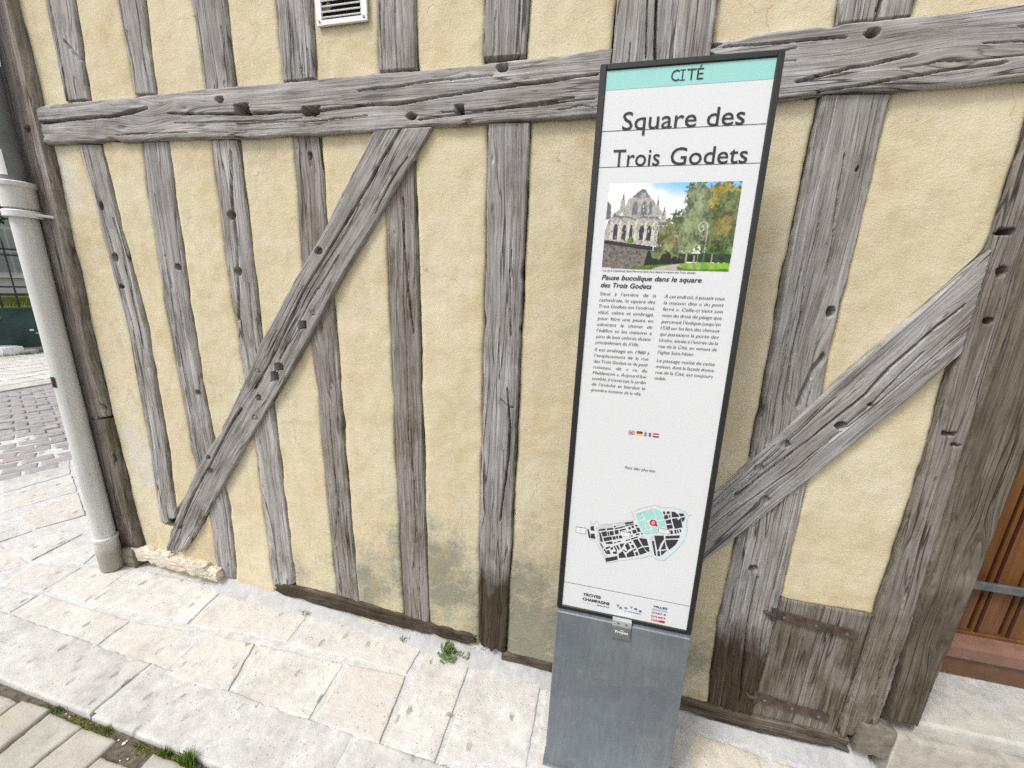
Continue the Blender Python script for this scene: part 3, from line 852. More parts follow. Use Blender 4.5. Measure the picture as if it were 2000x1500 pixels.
def panel(kl, kr, zlo, zhi, res=0.009):
    """field between timber kl and timber kr; zlo, zhi are numbers or functions of x"""
    fl = zlo if callable(zlo) else (lambda x, q=zlo: np.full_like(x, q))
    fh = zhi if callable(zhi) else (lambda x, q=zhi: np.full_like(x, q))
    PN[0] += 1
    sd = 400 + PN[0] * 13
    s0 = np.linspace(0, 1, 41)
    zz = 0.0
    xm = None
    for it in range(4):
        zmid = (np.interp(s0, [0, 1], [0, 0]) if xm is None else (fl(xm) + fh(xm)) / 2) if it else np.full(41, 1.0)
        if it == 0:
            xm = edge(kl, 'r', zmid) * (1 - s0) + edge(kr, 'l', zmid) * s0
        else:
            xm = edge(kl, 'r', zmid) * (1 - s0) + edge(kr, 'l', zmid) * s0
    hgt = float(np.max(fh(xm) - fl(xm)))
    wd = float(abs(xm[-1] - xm[0])) + 0.02
    nc, nr = max(6, int(wd / res)), max(6, int(hgt / res))
    s = np.linspace(0, 1, nc + 1)
    xs = np.interp(s, s0, xm)
    t = np.linspace(0, 1, nr + 1)[:, None]
    zl, zh = fl(xs), fh(xs)
    zl = zl + (fbm(xs * 30, xs * 0, sd + 1, 3) - 0.5) * 0.010
    zh = zh + (fbm(xs * 30, xs * 0, sd + 2, 3) - 0.5) * 0.010
    Z = zl[None, :] + t * np.maximum(zh - zl, 0)[None, :]
    S = np.broadcast_to(s[None, :], Z.shape)
    gl = -0.0042 + 0.014 * fbm(Z * 9, Z * 0, sd + 3, 4)
    gr = -0.0028 + 0.014 * fbm(Z * 9, Z * 0, sd + 4, 4)
    X = (edge(kl, 'r', Z) + gl) * (1 - S) + (edge(kr, 'l', Z) - gr) * S
    D = (fbm(X * 2.6, Z * 2.2, 61, 3) - 0.5) * 0.012 + (fbm(X * 15, Z * 11, 67, 4) - 0.5) * 0.0045
    D += (fbm(X * 40 + Z * 22, Z * 30 - X * 9, 69, 3) - 0.5) * 0.0016
    ew = np.minimum(S * wd, (1 - S) * wd)
    D -= 0.004 * (1 - sstep(0.0, 0.012, ew)) * (0.2 + 1.6 * fbm(X * 9, Z * 14, sd, 3))
    Y = -D + 0.0005
    keep = ((zh - zl) > 0.004)
    kc = keep[:-1] & keep[1:]
    X, Y, Z = (np.pad(q_, 1, mode='edge') for q_ in (X, Y, Z))
    bk = np.zeros(X.shape, bool); bk[0] = bk[-1] = True; bk[:, 0] = bk[:, -1] = True
    Y = np.where(bk, 0.034, Y)
    kc = np.concatenate([kc[:1], kc, kc[-1:]])
    V = np.stack([X, Y, Z], -1).reshape(-1, 3)
    F = grid_faces(*X.shape, np.broadcast_to(kc[None, :], (X.shape[0] - 1, X.shape[1] - 1)))
    me = raw_mesh('plaster_panel', V, F, True, {'stain': ('FLOAT', stain_at(X, Z).ravel()), 'pale': ('FLOAT', pale_at(X, Z).ravel())})
    return link('plaster_panel', me, M['plaster'], house)


rail_top, rail_low = side_z(('B_L', 'B_R'), 0, -0.003), side_z(('B_L', 'B_R'), 1, 0.003)
gfl = lambda x: ground_z(x) - 0.02
# one continuous left corner edge
zl_, xl_, zr_, xr_ = EDGES['C0']
zb_, xb_, zbr, xbr = EDGES['C0b']
EDGES['C0'] = (np.concatenate([[-0.2], zb_, zl_[1:]]), np.concatenate([[xb_[0]], xb_, xl_[1:]]), np.concatenate([[-0.2], zbr, zr_[1:]]), np.concatenate([[xbr[0]], xbr, xr_[1:]]))
EDGES['END'] = (np.array([-1, 4.]), np.array([1.75, 1.75]), np.array([-1, 4.]), np.array([1.8, 1.8]))
b1u, b1l = side_z(('X1',), 0, -0.004), side_z(('X1',), 1, 0.004)
b2u, b2l = side_z(('X2',), 0, -0.004), side_z(('X2',), 1, 0.004)
zz_, xl1, zz2, xr1 = EDGES['L1']          # below the end of the short stud the two fields meet
EDGES['L1'] = (np.concatenate([[-0.3, zz_[0] - 0.02], zz_]), np.concatenate([[xr1[0] + 0.02, xr1[0] + 0.02], xl1]), np.concatenate([[-0.3, zz2[0] - 0.02], zz2]), np.concatenate([[xr1[0] - 0.03, xr1[0] - 0.03], xr1]))
panel('C0', 'L1', gfl, rail_low)
cl = lambda f: (lambda x: np.clip(f(x), ground_z(x) - 0.02, rail_low(x)))
for a, b in (('L1', 'L2'), ('L2', 'L3'), ('L3', 'L4'), ('L4', 'L5')):
    panel(a, b, cl(b1u), rail_low)
    panel(a, b, gfl, cl(b1l))
panel('L5', 'L6', gfl, rail_low)
panel('L6', 'P7', gfl, rail_low)
panel('P7', 'R1', cl(b2u), rail_low)
panel('P7', 'R1', gfl, cl(b2l))
panel('R1', 'R2', cl(b2u), rail_low)
panel('R1', 'R2', 0.573, lambda x: np.maximum(b2l(x), 0.573))
ups = ['C0', 'U1', 'U2', 'U3', 'U4', 'U5', 'U6', 'P7', 'U7', 'END']
for a, b in zip(ups[:-1], ups[1:]):
    panel(a, b, rail_top, TOPZ)

# the solid wall behind; near-black colour paints the shade in gaps and holes
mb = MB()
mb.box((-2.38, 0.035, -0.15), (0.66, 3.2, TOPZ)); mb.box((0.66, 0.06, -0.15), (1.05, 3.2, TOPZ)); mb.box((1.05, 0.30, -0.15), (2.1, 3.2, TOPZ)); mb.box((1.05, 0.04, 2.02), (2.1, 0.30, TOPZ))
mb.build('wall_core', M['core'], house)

# rubble stones under the plaster by the corner
def rough_block(name, c, size, mat, parent, seed, amp=0.012, n=9, box=0.68):
    """a rounded, uneven stone: a cube sphere pushed towards a box"""
    rg = np.linspace(-1, 1, n)
    V, F = [], []
    for axs in range(3):
        for sg in (-1, 1):
            a, b = np.meshgrid(rg, rg, indexing='ij')
            P = np.zeros((n, n, 3)); P[..., axs] = sg; P[..., (axs + 1) % 3] = a; P[..., (axs + 2) % 3] = b
            base = len(V) * 0 + sum(len(q) for q in V)
            l = np.linalg.norm(P, axis=-1, keepdims=True)
            Q = P * (box + (1 - box) * 1.38 / l)
            V.append(Q.reshape(-1, 3))
            f = grid_faces(n, n) + base
            F.append(f if sg > 0 else f[:, ::-1])
    V = np.concatenate(V); F = np.concatenate(F)
    Pn = V * np.array(size) / 2
    d = ((fbm(Pn[:, 0] * 22 + Pn[:, 1] * 9, Pn[:, 2] * 26 + Pn[:, 1] * 17, seed, 5) - 0.5) * 1.6 + (fbm(Pn[:, 0] * 90 + Pn[:, 1] * 40, Pn[:, 2] * 110 + Pn[:, 1] * 60, seed + 7, 3) - 0.5) * 0.7) * amp
    Pn = Pn * (1 + (d / (np.linalg.norm(Pn, axis=1) + 1e-6))[:, None]) + np.array(c)
    return link(name, raw_mesh(name, Pn, F, True), mat, parent)


for k, (p0, p1, hh, dd) in enumerate((((262, 1081), (331, 1098), 0.066, 0.050), ((327, 1098), (398, 1117), 0.058, 0.060), ((394, 1117), (422, 1127), 0.050, 0.054))):
    a, b = on_wall(*p0, -0.03), on_wall(*p1, -0.03)
    rough_block('plinth_stone', ((a[0] + b[0]) / 2, -0.010, (a[2] + b[2]) / 2 + 0.002), (b[0] - a[0] + 0.02, dd, hh), M['rubble'], house, 50 + k, 0.020, 29)
rough_block('corner_rubble', (-2.275, -0.012, 0.135), (0.13, 0.07, 0.10), M['block'], house, 63, 0.018, 19)
rough_block('corner_rubble', (-2.345, 0.0, 0.125), (0.11, 0.08, 0.09), M['block'], house, 64, 0.016, 19)
rough_block('post_footing_stone', (1.038, -0.002, 0.090), (0.100, 0.040, 0.120), M['block'], house, 71, 0.012, 21, 0.86)

# little wooden hatch low in the wall
hz0, hz1, hx0, hx1 = 0.062, 0.573, 0.668, 0.934
hatch = empty('cellar_hatch', (0.8, 0, 0.3)); hatch.parent = house
hatch['label'] = 'weathered wooden hatch with two rusty strap hinges'
hatch.location = (0, 0, 0)


def board(name, x0, x1, z0, z1, Y, dep, parent, seed, brown=0.3, damp=0.0, rough=0.6):
    nu, nv = int((z1 - z0) / 0.006), int((x1 - x0) / 0.0035)
    z = np.linspace(z1, z0, nu + 1)[:, None]; x = np.linspace(x0, x1, nv + 1)[None, :]
    X = np.broadcast_to(x, (nu + 1, nv + 1)).copy(); Z = np.broadcast_to(z, X.shape).copy()
    e = np.minimum(X - x0, x1 - X); e2 = np.minimum(Z - z0, z1 - Z)
    D = (fbm(Z * 2.4, X * 90, seed, 3) - 0.5) * 0.003 * rough - 0.004 * (1 - sstep(0, 0.006, np.minimum(e, e2)))
    gr = fbm(Z * 1.8, X * 45, seed + 5, 2)
    D -= np.clip(0.03 - np.abs(gr - 0.5), 0, 1) / 0.03 * 0.003 * rough
    Z = Z + (fbm(X * 30, X * 0, seed + 8, 2) - 0.5) * 0.006 * ((Z < z0 + .01) * 1.0)
    Yy = Y - D
    X, Z, Yy = (np.pad(q, 1, mode='edge') for q in (X, Z, Yy))
    bk = np.zeros(X.shape, bool); bk[0] = bk[-1] = True; bk[:, 0] = bk[:, -1] = True
    Yy = np.where(bk, Y + dep, Yy)
    gv = np.stack([Z + seed, X + seed * 0.37, np.full(X.shape, seed * 1.7)], -1).reshape(-1, 3)
    F = grid_faces(*X.shape)[:, ::-1]
    F = F[:, ::-1] if True else F
    me = raw_mesh(name, np.stack([X, Yy, Z], -1).reshape(-1, 3), F[:, ::-1], True, {'grain': ('FLOAT_VECTOR', gv), 'damp': ('FLOAT', np.full(X.size, damp)), 'brown': ('FLOAT', np.full(X.size, brown)), 'tone': ('FLOAT', np.full(X.size, 0.72 + 0.003 * seed))})
    return link(name, me, M['wood'], parent)


board('plank', hx0, 0.800, hz0, hz1, -0.004, 0.02, hatch, 12, 0.75, 0.16)
board('plank', 0.8015, hx1, hz0 - 0.002, hz1, -0.0045, 0.02, hatch, 29, 0.70, 0.14)
for zc0, zc1, xa, xb in ((0.515, 0.492, 0.655, 0.905), (0.155, 0.135, 0.662, 0.895)):
    mb = MB()
    n = 14
    V = []
    for i in range(n + 1):
        t = i / n; x = xa + (xb - xa) * t; z = zc0 + (zc1 - zc0) * t + 0.0015 * math.sin(t * 9)
        hw = 0.0155 * (1.0 - 0.10 * t)
        for dy, dz in ((-0.0155, -hw), (-0.0155, hw), (-0.009, hw), (-0.009, -hw)):
            V.append((x, dy, z + dz))
    F = [(0, 1, 2, 3), tuple(4 * n + k for k in (3, 2, 1, 0))]
    for i in range(n):
        for k in range(4):
            F.append((4 * i + k, 4 * i + 4 + k, 4 * i + 4 + (k + 1) % 4, 4 * i + (k + 1) % 4))
    mb.add(V, F)
    mb.lathe([(0.0075, zc0 - 0.022), (0.0075, zc0 + 0.022)], (xa - 0.001, -0.017), 10)
    mb.tube([(xa - 0.002, -0.017, zc0), (xa - 0.022, -0.020, zc0 + 0.002), (xa - 0.034, 0.0, zc0 + 0.004)], 0.006, 6)
    hg = mb.build('strap_hinge', M['iron'], hatch)
    for t in (0.12, 0.5, 0.86):
        x, z = xa + (xb - xa) * t, zc0 + (zc1 - zc0) * t
        nb = MB(); nb.tube([(x, -0.013, z), (x, -0.0185, z), (x, -0.0195, z)], [0.005, 0.005, 0.002], 8)
        nb.build('nail', M['screw'], hg)

# the door in its recess, with step
door = empty('door', (0, 0, 0)); door.parent = house
door['label'] = 'varnished orange oak plank door with iron bar'
YD, ZT = 0.258, 0.189
zrail_d = on_wall(1869, 1227, YD)[2]
gx = [on_wall(1897, 1223, YD)[0], on_wall(1958, 1233, YD)[0]]
stepw = gx[1] - gx[0]
xs = [gx[0] - stepw, gx[0], gx[1], gx[1] + stepw, gx[1] + 2 * stepw, gx[1] + 3 * stepw]
for x0, x1 in zip(xs[:-1], xs[1:]):
    MB().box((x0 + 0.005, YD, zrail_d - 0.02), (x1 - 0.006, YD + 0.04, 2.0), 0.006).build('plank', M['door'], door)
    MB().box((x0 + 0.012, YD - 0.004, zrail_d), (x0 + 0.022, YD + 0.002, 2.0), 0.0015).build('bead', M['door_groove'], door)
MB().box((xs[0], YD + 0.012, zrail_d - 0.02), (xs[-1], YD + 0.05, 2.0)).build('backing', M['door_groove'], door)
zm0, zm1, zb0 = on_wall(1863, 1242, YD - 0.03)[2], on_wall(1850, 1279, YD - 0.03)[2], ZT + 0.006
MB().box((xs[0], YD - 0.008, zm0 - 0.01), (xs[-1], YD + 0.03, zrail_d), 0.003).build('rail', M['door'], door)
V, F = [], []
prof = [(0.0, zm0), (-0.016, zm0 - 0.004), (-0.020, zm0 - 0.018), (-0.034, zm0 - 0.022), (-0.040, zm0 - 0.036), (-0.034, zm1), (0.02, zm1 - 0.002)]
for x in (xs[0], xs[-1]):
    V += [(x, YD + y, z) for y, z in prof]
k = len(prof)
F = [(i, i + 1, k + i + 1, k + i) for i in range(k - 1)]
MB().add(V, F).build('moulding', M['door_mould'], door)
MB().box((xs[0], YD - 0.022, zb0), (xs[-1], YD + 0.03, zm1 + 0.001), 0.004).build('weather_board', M['door_base'], door)
zbar = on_wall(1905, 1141, YD - 0.03)[2]
MB().box((1.16, YD - 0.034, zbar - 0.018), (xs[-1], YD - 0.022, zbar + 0.012), 0.002).build('bar', M['bar'], door)
# the step: two worn stones
def slab_mesh(Q, top, thick, seed, res=0.012, amp=0.004, rad=0.0034, gap=0.0):
    """Q: four (x, y) corners in order; top(x) gives the height"""
    Q = np.array(Q, float)
    c = Q.mean(0)
    if gap > 0:
        d = Q - c; Q = c + d * (1 - gap / np.maximum(np.linalg.norm(d, axis=1, keepdims=True) * 0.7, 1e-3))
    w = max(np.linalg.norm(Q[1] - Q[0]), np.linalg.norm(Q[2] - Q[3])); h = max(np.linalg.norm(Q[3] - Q[0]), np.linalg.norm(Q[2] - Q[1]))
    nc, nr = max(5, min(90, int(w / res))), max(5, min(90, int(h / res)))

    def sp(n, L):
        t = np.linspace(0, 1, n + 1)
        k_ = rad / L
        return np.unique(np.concatenate([t, [k_ * 0.3, k_, 1 - k_, 1 - k_ * 0.3]]))
    s, t = sp(nc, w), sp(nr, h)
    S, T = np.meshgrid(s, t)
    P = (Q[0] * ((1 - S) * (1 - T))[..., None] + Q[1] * (S * (1 - T))[..., None] + Q[2] * (S * T)[..., None] + Q[3] * ((1 - S) * T)[..., None])
    wob = (fbm(P[..., 0] * 9, P[..., 1] * 9, seed, 3) - 0.5) * 0.010 + (fbm(P[..., 0] * 45, P[..., 1] * 45, seed + 2, 3) - 0.5) * 0.008
    ed = np.minimum(np.minimum(S, 1 - S) * w, np.minimum(T, 1 - T) * h)
    cv = (P - c) / (np.linalg.norm(P - c, axis=-1, keepdims=True) + 1e-6)
    P = P - cv * (np.abs(wob) * (1 - sstep(0, 0.03, ed)))[..., None]
    q = np.clip(1 - ed / rad, 0, 1)
    D = -(1 - np.sqrt(np.clip(1 - q * q, 0, 1))) * rad
    tilt = random.Random(seed)
    D = D + (fbm(P[..., 0] * 7, P[..., 1] * 7, seed + 3, 3) - 0.5) * amp * 1.4 + (fbm(P[..., 0] * 45, P[..., 1] * 45, seed + 7, 3) - 0.5) * amp * 0.8
    D += tilt.uniform(-1, 1) * 0.0025
    X, Yy = P[..., 0], P[..., 1]
    Z = top(X) + D
    X, Yy, Z = (np.pad(a_, 1, mode='edge') for a_ in (X, Yy, Z))
    bk = np.zeros(X.shape, bool); bk[0] = bk[-1] = True; bk[:, 0] = bk[:, -1] = True
    Z = np.where(bk, top(X) - thick, Z)
    o = Q.mean(0)
    V = np.stack([X - o[0], Yy - o[1], Z - float(top(np.array(o[0])))], -1).reshape(-1, 3)
    F = grid_faces(*X.shape)
    area = (Q[1][0] - Q[0][0]) * (Q[2][1] - Q[0][1]) - (Q[1][1] - Q[0][1]) * (Q[2][0] - Q[0][0])
    if area < 0: F = F[:, ::-1]
    return V, F, (o[0], o[1], float(top(np.array(o[0]))))


def slab(name, Q, mat, parent, seed, top=None, thick=0.05, **kw):
    V, F, o = slab_mesh(Q, top or ground_z, thick, seed, **kw)
    ob = link(name, raw_mesh(name, V, F, True), mat, parent)
    ob.location = o
    return ob


zt = lambda x: np.full_like(np.asarray(x, float), ZT)
slab('door_step', [(1.150, 0.004), (1.95, 0.008), (1.95, 0.30), (1.150, 0.30)], M['step'], house, 5, zt, 0.045, amp=0.005, rad=0.01)
zt2 = lambda x: np.full_like(np.asarray(x, float), ZT - 0.047)
slab('door_step', [(1.085, -0.030), (1.95, -0.026), (1.95, 0.28), (1.085, 0.28)], M['step_face'], house, 6, zt2, 0.24, amp=0.010, rad=0.014)

# ================================================================== VENT
vp = [on_wall(619, 0), on_wall(719, 0), on_wall(721, 45), on_wall(623, 54)]
vx0, vx1 = (vp[3][0] + vp[0][0]) / 2, (vp[1][0] + vp[2][0]) / 2
vz0 = (vp[2][2] + vp[3][2]) / 2
vh = 0.20
vent = empty('vent_grille', ((vx0 + vx1) / 2, -0.006, vz0), 'white metal louvre vent screwed to the plaster above the long rail', 'vent')
hw = (vx1 - vx0) / 2
il = on_wall(631, 20)[0] - (vx0 + vx1) / 2; ir = on_wall(708, 20)[0] - (vx0 + vx1) / 2
iz = on_wall(670, 38)[2] - vz0
mb = MB()
mb.box((-hw, -0.004, 0), (hw, 0.004, iz), 0.0012); mb.box((-hw, -0.004, vh - iz), (hw, 0.004, vh), 0.0012)
mb.box((-hw, -0.0041, iz - 0.0006), (il, 0.0041, vh - iz + 0.0006)); mb.box((ir, -0.0041, iz - 0.0006), (hw, 0.0041, vh - iz + 0.0006))
mb.build('frame', M['white_paint'], vent)
MB().box((il - 0.002, 0.006, iz - 0.002), (ir + 0.002, 0.0075, vh - iz + 0.002)).build('dark_backing', M['core'], vent)
ns = 12
for i in range(ns):
    z = iz + (vh - 2 * iz) * (i + 0.5) / ns
    d = (vh - 2 * iz) / ns * 0.5
    MB().add([(il, -0.006, z - d * 0.45), (ir, -0.006, z - d * 0.45), (ir, 0.005, z + d * 0.9), (il, 0.005, z + d * 0.9), (il, -0.0045, z - d * 0.75), (ir, -0.0045, z - d * 0.75)],
             [(0, 1, 2, 3), (4, 5, 1, 0)]).build('slat', M['white_paint'], vent)
for sx in (-1, 1):
    for z in (0.010, vh - 0.010):
        MB().tube([(sx * (hw - 0.011), -0.0035, z), (sx * (hw - 0.011), -0.0062, z)], 0.0032, 10).build('screw', M['screw'], vent)

# ================================================================== DOWNPIPE
px, py, pr = -2.316, -0.074, 0.040
pz0 = float(ground_z(px)) + 0.002
pipe = empty('downpipe', (px, py, pz0), 'dirty white rainwater downpipe with grey upper length at the house corner', 'downpipe')
zc = on_wall(25, 395, py)[2] - pz0
z_sleeve = on_wall(208, 1052, py)[2] - pz0
MB().lathe([(pr + 0.004, 0), (pr + 0.006, 0.01), (pr + 0.005, z_sleeve), (pr + 0.009, z_sleeve + 0.004), (pr + 0.009, z_sleeve + 0.016), (pr + 0.002, z_sleeve + 0.018)], n=40).build('shoe', M['pipe'], pipe, True)
MB().lathe([(pr, z_sleeve), (pr - 0.001, 0.8), (pr, zc - 0.02)], n=40).build('lower_pipe', M['pipe'], pipe, True)
MB().lathe([(pr + 0.001, zc - 0.030), (pr + 0.011, zc - 0.024), (pr + 0.012, zc + 0.050), (pr + 0.018, zc + 0.056), (pr + 0.018, zc + 0.070), (pr + 0.012, zc + 0.074), (pr - 0.004, zc + 0.074)], n=40).build('collar', M['pipe'], pipe, True)
mb = MB().lathe([(pr + 0.012, zc - 0.060), (pr + 0.015, zc - 0.057), (pr + 0.015, zc - 0.036), (pr + 0.012, zc - 0.033)], n=40, caps=False)
mb.tube([(pr + 0.008, 0.01, zc - 0.046), (pr + 0.045, 0.04, zc - 0.05), (pr + 0.06, 0.085, zc - 0.055)], 0.006, 6)
mb.build('pipe_clip', M['white_paint'], pipe, True)
mb = MB().lathe([(pr + 0.006, 0.20), (pr + 0.006, 0.204)], n=8)
MB().lathe([(pr - 0.003, zc + 0.05), (pr - 0.003, TOPZ - pz0)], n=40).build('upper_pipe', M['pipe_grey'], pipe, True)
# small paper sticker and paint splash wrapped on the pipe
def wrap(name, r, a0, a1, z0, z1, mat, seed=None, dz=0.0):
    V, F = [], []
    n = 10
    for i in range(n + 1):
        a = a0 + (a1 - a0) * i / n
        V += [(r * math.cos(a), r * math.sin(a), z0 + dz * i / n), (r * math.cos(a), r * math.sin(a), z1 + dz * i / n)]
    F = [(2 * i, 2 * i + 2, 2 * i + 3, 2 * i + 1) for i in range(n)]
    return MB().add(V, F).build(name, mat, pipe, True)


def pipe_angle(pxx, pyy):
    best = None
    d = sight(pxx, pyy)
    o = CAM - np.array([px, py, 0]); A = d[0] ** 2 + d[1] ** 2; B = 2 * (o[0] * d[0] + o[1] * d[1]); Cc = o[0] ** 2 + o[1] ** 2 - pr ** 2
    disc = B * B - 4 * A * Cc
    t = (-B - math.sqrt(max(disc, 0))) / (2 * A)
    p = o + d * t
    return math.atan2(p[1], p[0]), p[2] - pz0


(a0, s0z), (a1, s1z) = pipe_angle(98, 738), pipe_angle(111, 755)
stk = wrap('sticker', pr + 0.0012, a0, a1, min(s0z, s1z) - 0.004, max(s0z, s1z) + 0.006, plain('sticker_black', (0.03, 0.02, 0.028), 0.5, 0.3))
stk['label'] = 'small dark sticker with a pink mark'
am, zm_ = (a0 + a1) / 2, (s0z + s1z) / 2
wrap('sticker_mark', pr + 0.0022, a0 + (a1 - a0) * 0.12, a0 + (a1 - a0) * 0.62, zm_ - 0.008, zm_ + 0.012, plain('pink_ink', (0.30, 0.03, 0.12), 0.5, 0.3))
(a0, s0z), (a1, s1z) = pipe_angle(0, 318), pipe_angle(12, 330)
wrap('paint_splash', pr - 0.0018, a0 - 0.5, a1, s1z - 0.02, s0z + 0.05, M['white_paint'])

# ================================================================== GROUND, PAVEMENT, STREET
def sheet(name, pts, mat, kind='structure'):
    o = MB().add(pts, [tuple(range(len(pts)))]).build(name, mat)
    tag(o, kind=kind)
    return o


M['far_street'] = stone_material('street_surface', (0.36, 0.34, 0.31), (0.45, 0.43, 0.40), (0.54, 0.52, 0.49), (0.46, 0.41, 0.35), 0.3)
g = sheet('ground', [(-400, -400, -0.30), (400, -400, -0.30), (400, 400, -0.30), (-400, 400, -0.30)], M['far_street'])
# mortar bed of the pavement follows the fall of the ground
xs_ = np.linspace(-5.2, 2.4, 77); ys_ = np.array([-0.58, -0.42, -0.2, -0.06, 0.04, 0.40, 0.95])
Xg, Yg = np.meshgrid(xs_, ys_)
Zg = ground_z(Xg) - 0.0042 + (fbm(Xg * 9, Yg * 9, 3, 3) - 0.5) * 0.004
kp = ~((0.5 * (Xg[:-1, :-1] + Xg[1:, 1:]) > -2.3) & (0.5 * (Yg[:-1, :-1] + Yg[1:, 1:]) > 0.05))
pav = link('pavement', raw_mesh('pavement', np.stack([Xg, Yg, Zg], -1).reshape(-1, 3), grid_faces(*Xg.shape, kp), True), M['mortar'])
tag(pav, kind='structure')


fl_px = [(424, 1122), (461, 1134), (540, 1157), (655, 1189), (708, 1212), (784, 1227), (856, 1243), (930, 1263), (987, 1280), (1078, 1313), (1329, 1387), (1462, 1426), (1631, 1466), (1668, 1474)]
fb = np.array([on_wall(*p, -0.02) for p in fl_px])
fx = np.arange(fb[0, 0], fb[-1, 0] + 0.06, 0.008)
ft = np.linspace(0, 1, 13)[:, None]
ftop = np.interp(fx, fb[:, 0], fb[:, 2]) + 0.004 + (fbm(fx * 30, fx * 0, 77, 3) - 0.5) * 0.010
fwid = 0.050 + (fbm(fx * 8, fx * 0, 78, 3) - 0.5) * 0.03
FX = np.broadcast_to(fx, (13, len(fx)))
FY = 0.03 - (fwid + 0.04) * ft
FZ = ftop * (1 - ft) ** 1.3 + (ground_z(fx) - 0.006) * (1 - (1 - ft) ** 1.3) + (fbm(FX * 40, FY * 40, 79, 4) - 0.5) * 0.007
fo = link('mortar_fillet', raw_mesh('mortar_fillet', np.stack([FX, FY, FZ], -1).reshape(-1, 3), grid_faces(*FX.shape)[:, ::-1], True), M['fillet'], pav)


def gq(*pts):
    return [on_ground(*p)[:2] for p in pts]


def quad_line(a, b):
    return a, b


# course along the wall, middle course, and the long kerb stones; corners measured on the pavement plane
wallc = [gq((168, 1104), (262, 1110), (164, 1176), (88, 1156)), gq((268, 1112), (444, 1146), (368, 1219), (166, 1177)), gq((448, 1149), (612, 1192), (562, 1254), (370, 1221)),
         gq((616, 1192), (832, 1258), (796, 1317), (566, 1256))]
for k, q in enumerate(wallc):
    slab('slab', q, M['slab'], pav, 100 + k, gap=0.004)
midc = [gq((82, 1160), (258, 1212), (182, 1268), (0, 1211)), gq((262, 1213), (410, 1234), (322, 1317), (186, 1269)), gq((414, 1236), (502, 1256), (442, 1360), (326, 1319)),
        gq((506, 1256), (674, 1294), (604, 1408), (446, 1361)), gq((678, 1295), (796, 1319), (742, 1456), (608, 1410))]
for k, q in enumerate(midc):
    slab('slab', q, M['slab'], pav, 120 + k, gap=0.004)
big = [gq((834, 1266), (922, 1288), (849, 1493), (747, 1458)), gq((927, 1292), (1060, 1328), (1031, 1500), (853, 1497))]
for k, q in enumerate(big):
    slab('slab', q, M['slab'], pav, 140 + k, gap=0.004, amp=0.005)
for k, q in enumerate([[(-0.080, -0.385), (0.08, -0.385), (0.09, -0.20), (-0.085, -0.20)], [(-0.082, -0.195), (0.09, -0.195), (0.10, -0.05), (-0.085, -0.055)], [(0.085, -0.385), (0.41, -0.385), (0.42, -0.20), (0.095, -0.20)],
                       [(0.095, -0.195), (0.42, -0.195), (0.425, -0.055), (0.105, -0.055)], [(0.43, -0.385), (1.02, -0.385), (1.03, -0.085), (0.435, -0.060)], [(1.04, -0.385), (1.7, -0.385), (1.7, -0.06), (1.04, -0.085)],
                       [(1.71, -0.385), (2.35, -0.385), (2.35, -0.06), (1.71, -0.06)]]):
    slab('slab', q, M['slab'] if k != 4 else M['rubble'], pav, 150 + k, amp=0.005 if k != 4 else 0.012)
KY0, KY1 = -0.592, -0.391
kx = [-3.75, -2.62, -1.60, -0.70, 0.12, 0.98, 1.72, 2.35]
for k, (a, b) in enumerate(zip(kx[:-1], kx[1:])):
    slab('kerb_stone', [(a + 0.004, KY0 - 0.002), (b - 0.004, KY0), (b - 0.004, KY1 - 0.006), (a + 0.004, KY1 - 0.004)], M['kerb'], pav, 170 + k, thick=0.16, amp=0.009, rad=0.008)
# slabs round the corner, left of the downpipe
leftq = [gq((170, 1046), (214, 1060), (164, 1102), (64, 1099)), gq((8, 1080), (108, 1034), (164, 1042), (60, 1096)), gq((62, 1102), (164, 1106), (84, 1154), (0, 1141)),
         gq((0, 1146), (78, 1161), (20, 1198), (-60, 1186)), gq((29, 1010), (153, 961), (169, 1006), (69, 1034)), gq((-60, 1048), (1, 1026), (66, 1036), (-20, 1066)),
         gq((0, 968), (143, 928), (153, 959), (0, 1002)), gq((-120, 1004), (-4, 970), (-2, 1003), (-90, 1035)), gq((-100, 1090), (0, 1062), (58, 1098), (-40, 1132))]
for k, q in enumerate(leftq):
    slab('slab', q, M['slab'], pav, 190 + k, gap=0.004, amp=0.006)
q = gq((0, 941), (138, 896), (141, 925), (0, 965))
slab('kerb_stone', q, M['kerb'], pav, 205, gap=0.006)
q2 = gq((-260, 1030), (-4, 943), (-4, 966), (-240, 1062))
slab('kerb_stone', q2, M['kerb'], pav, 206, gap=0.006)
q3 = gq((142, 895), (330, 836), (340, 850), (146, 923))
slab('kerb_stone', q3, M['kerb'], pav, 207, gap=0.006)

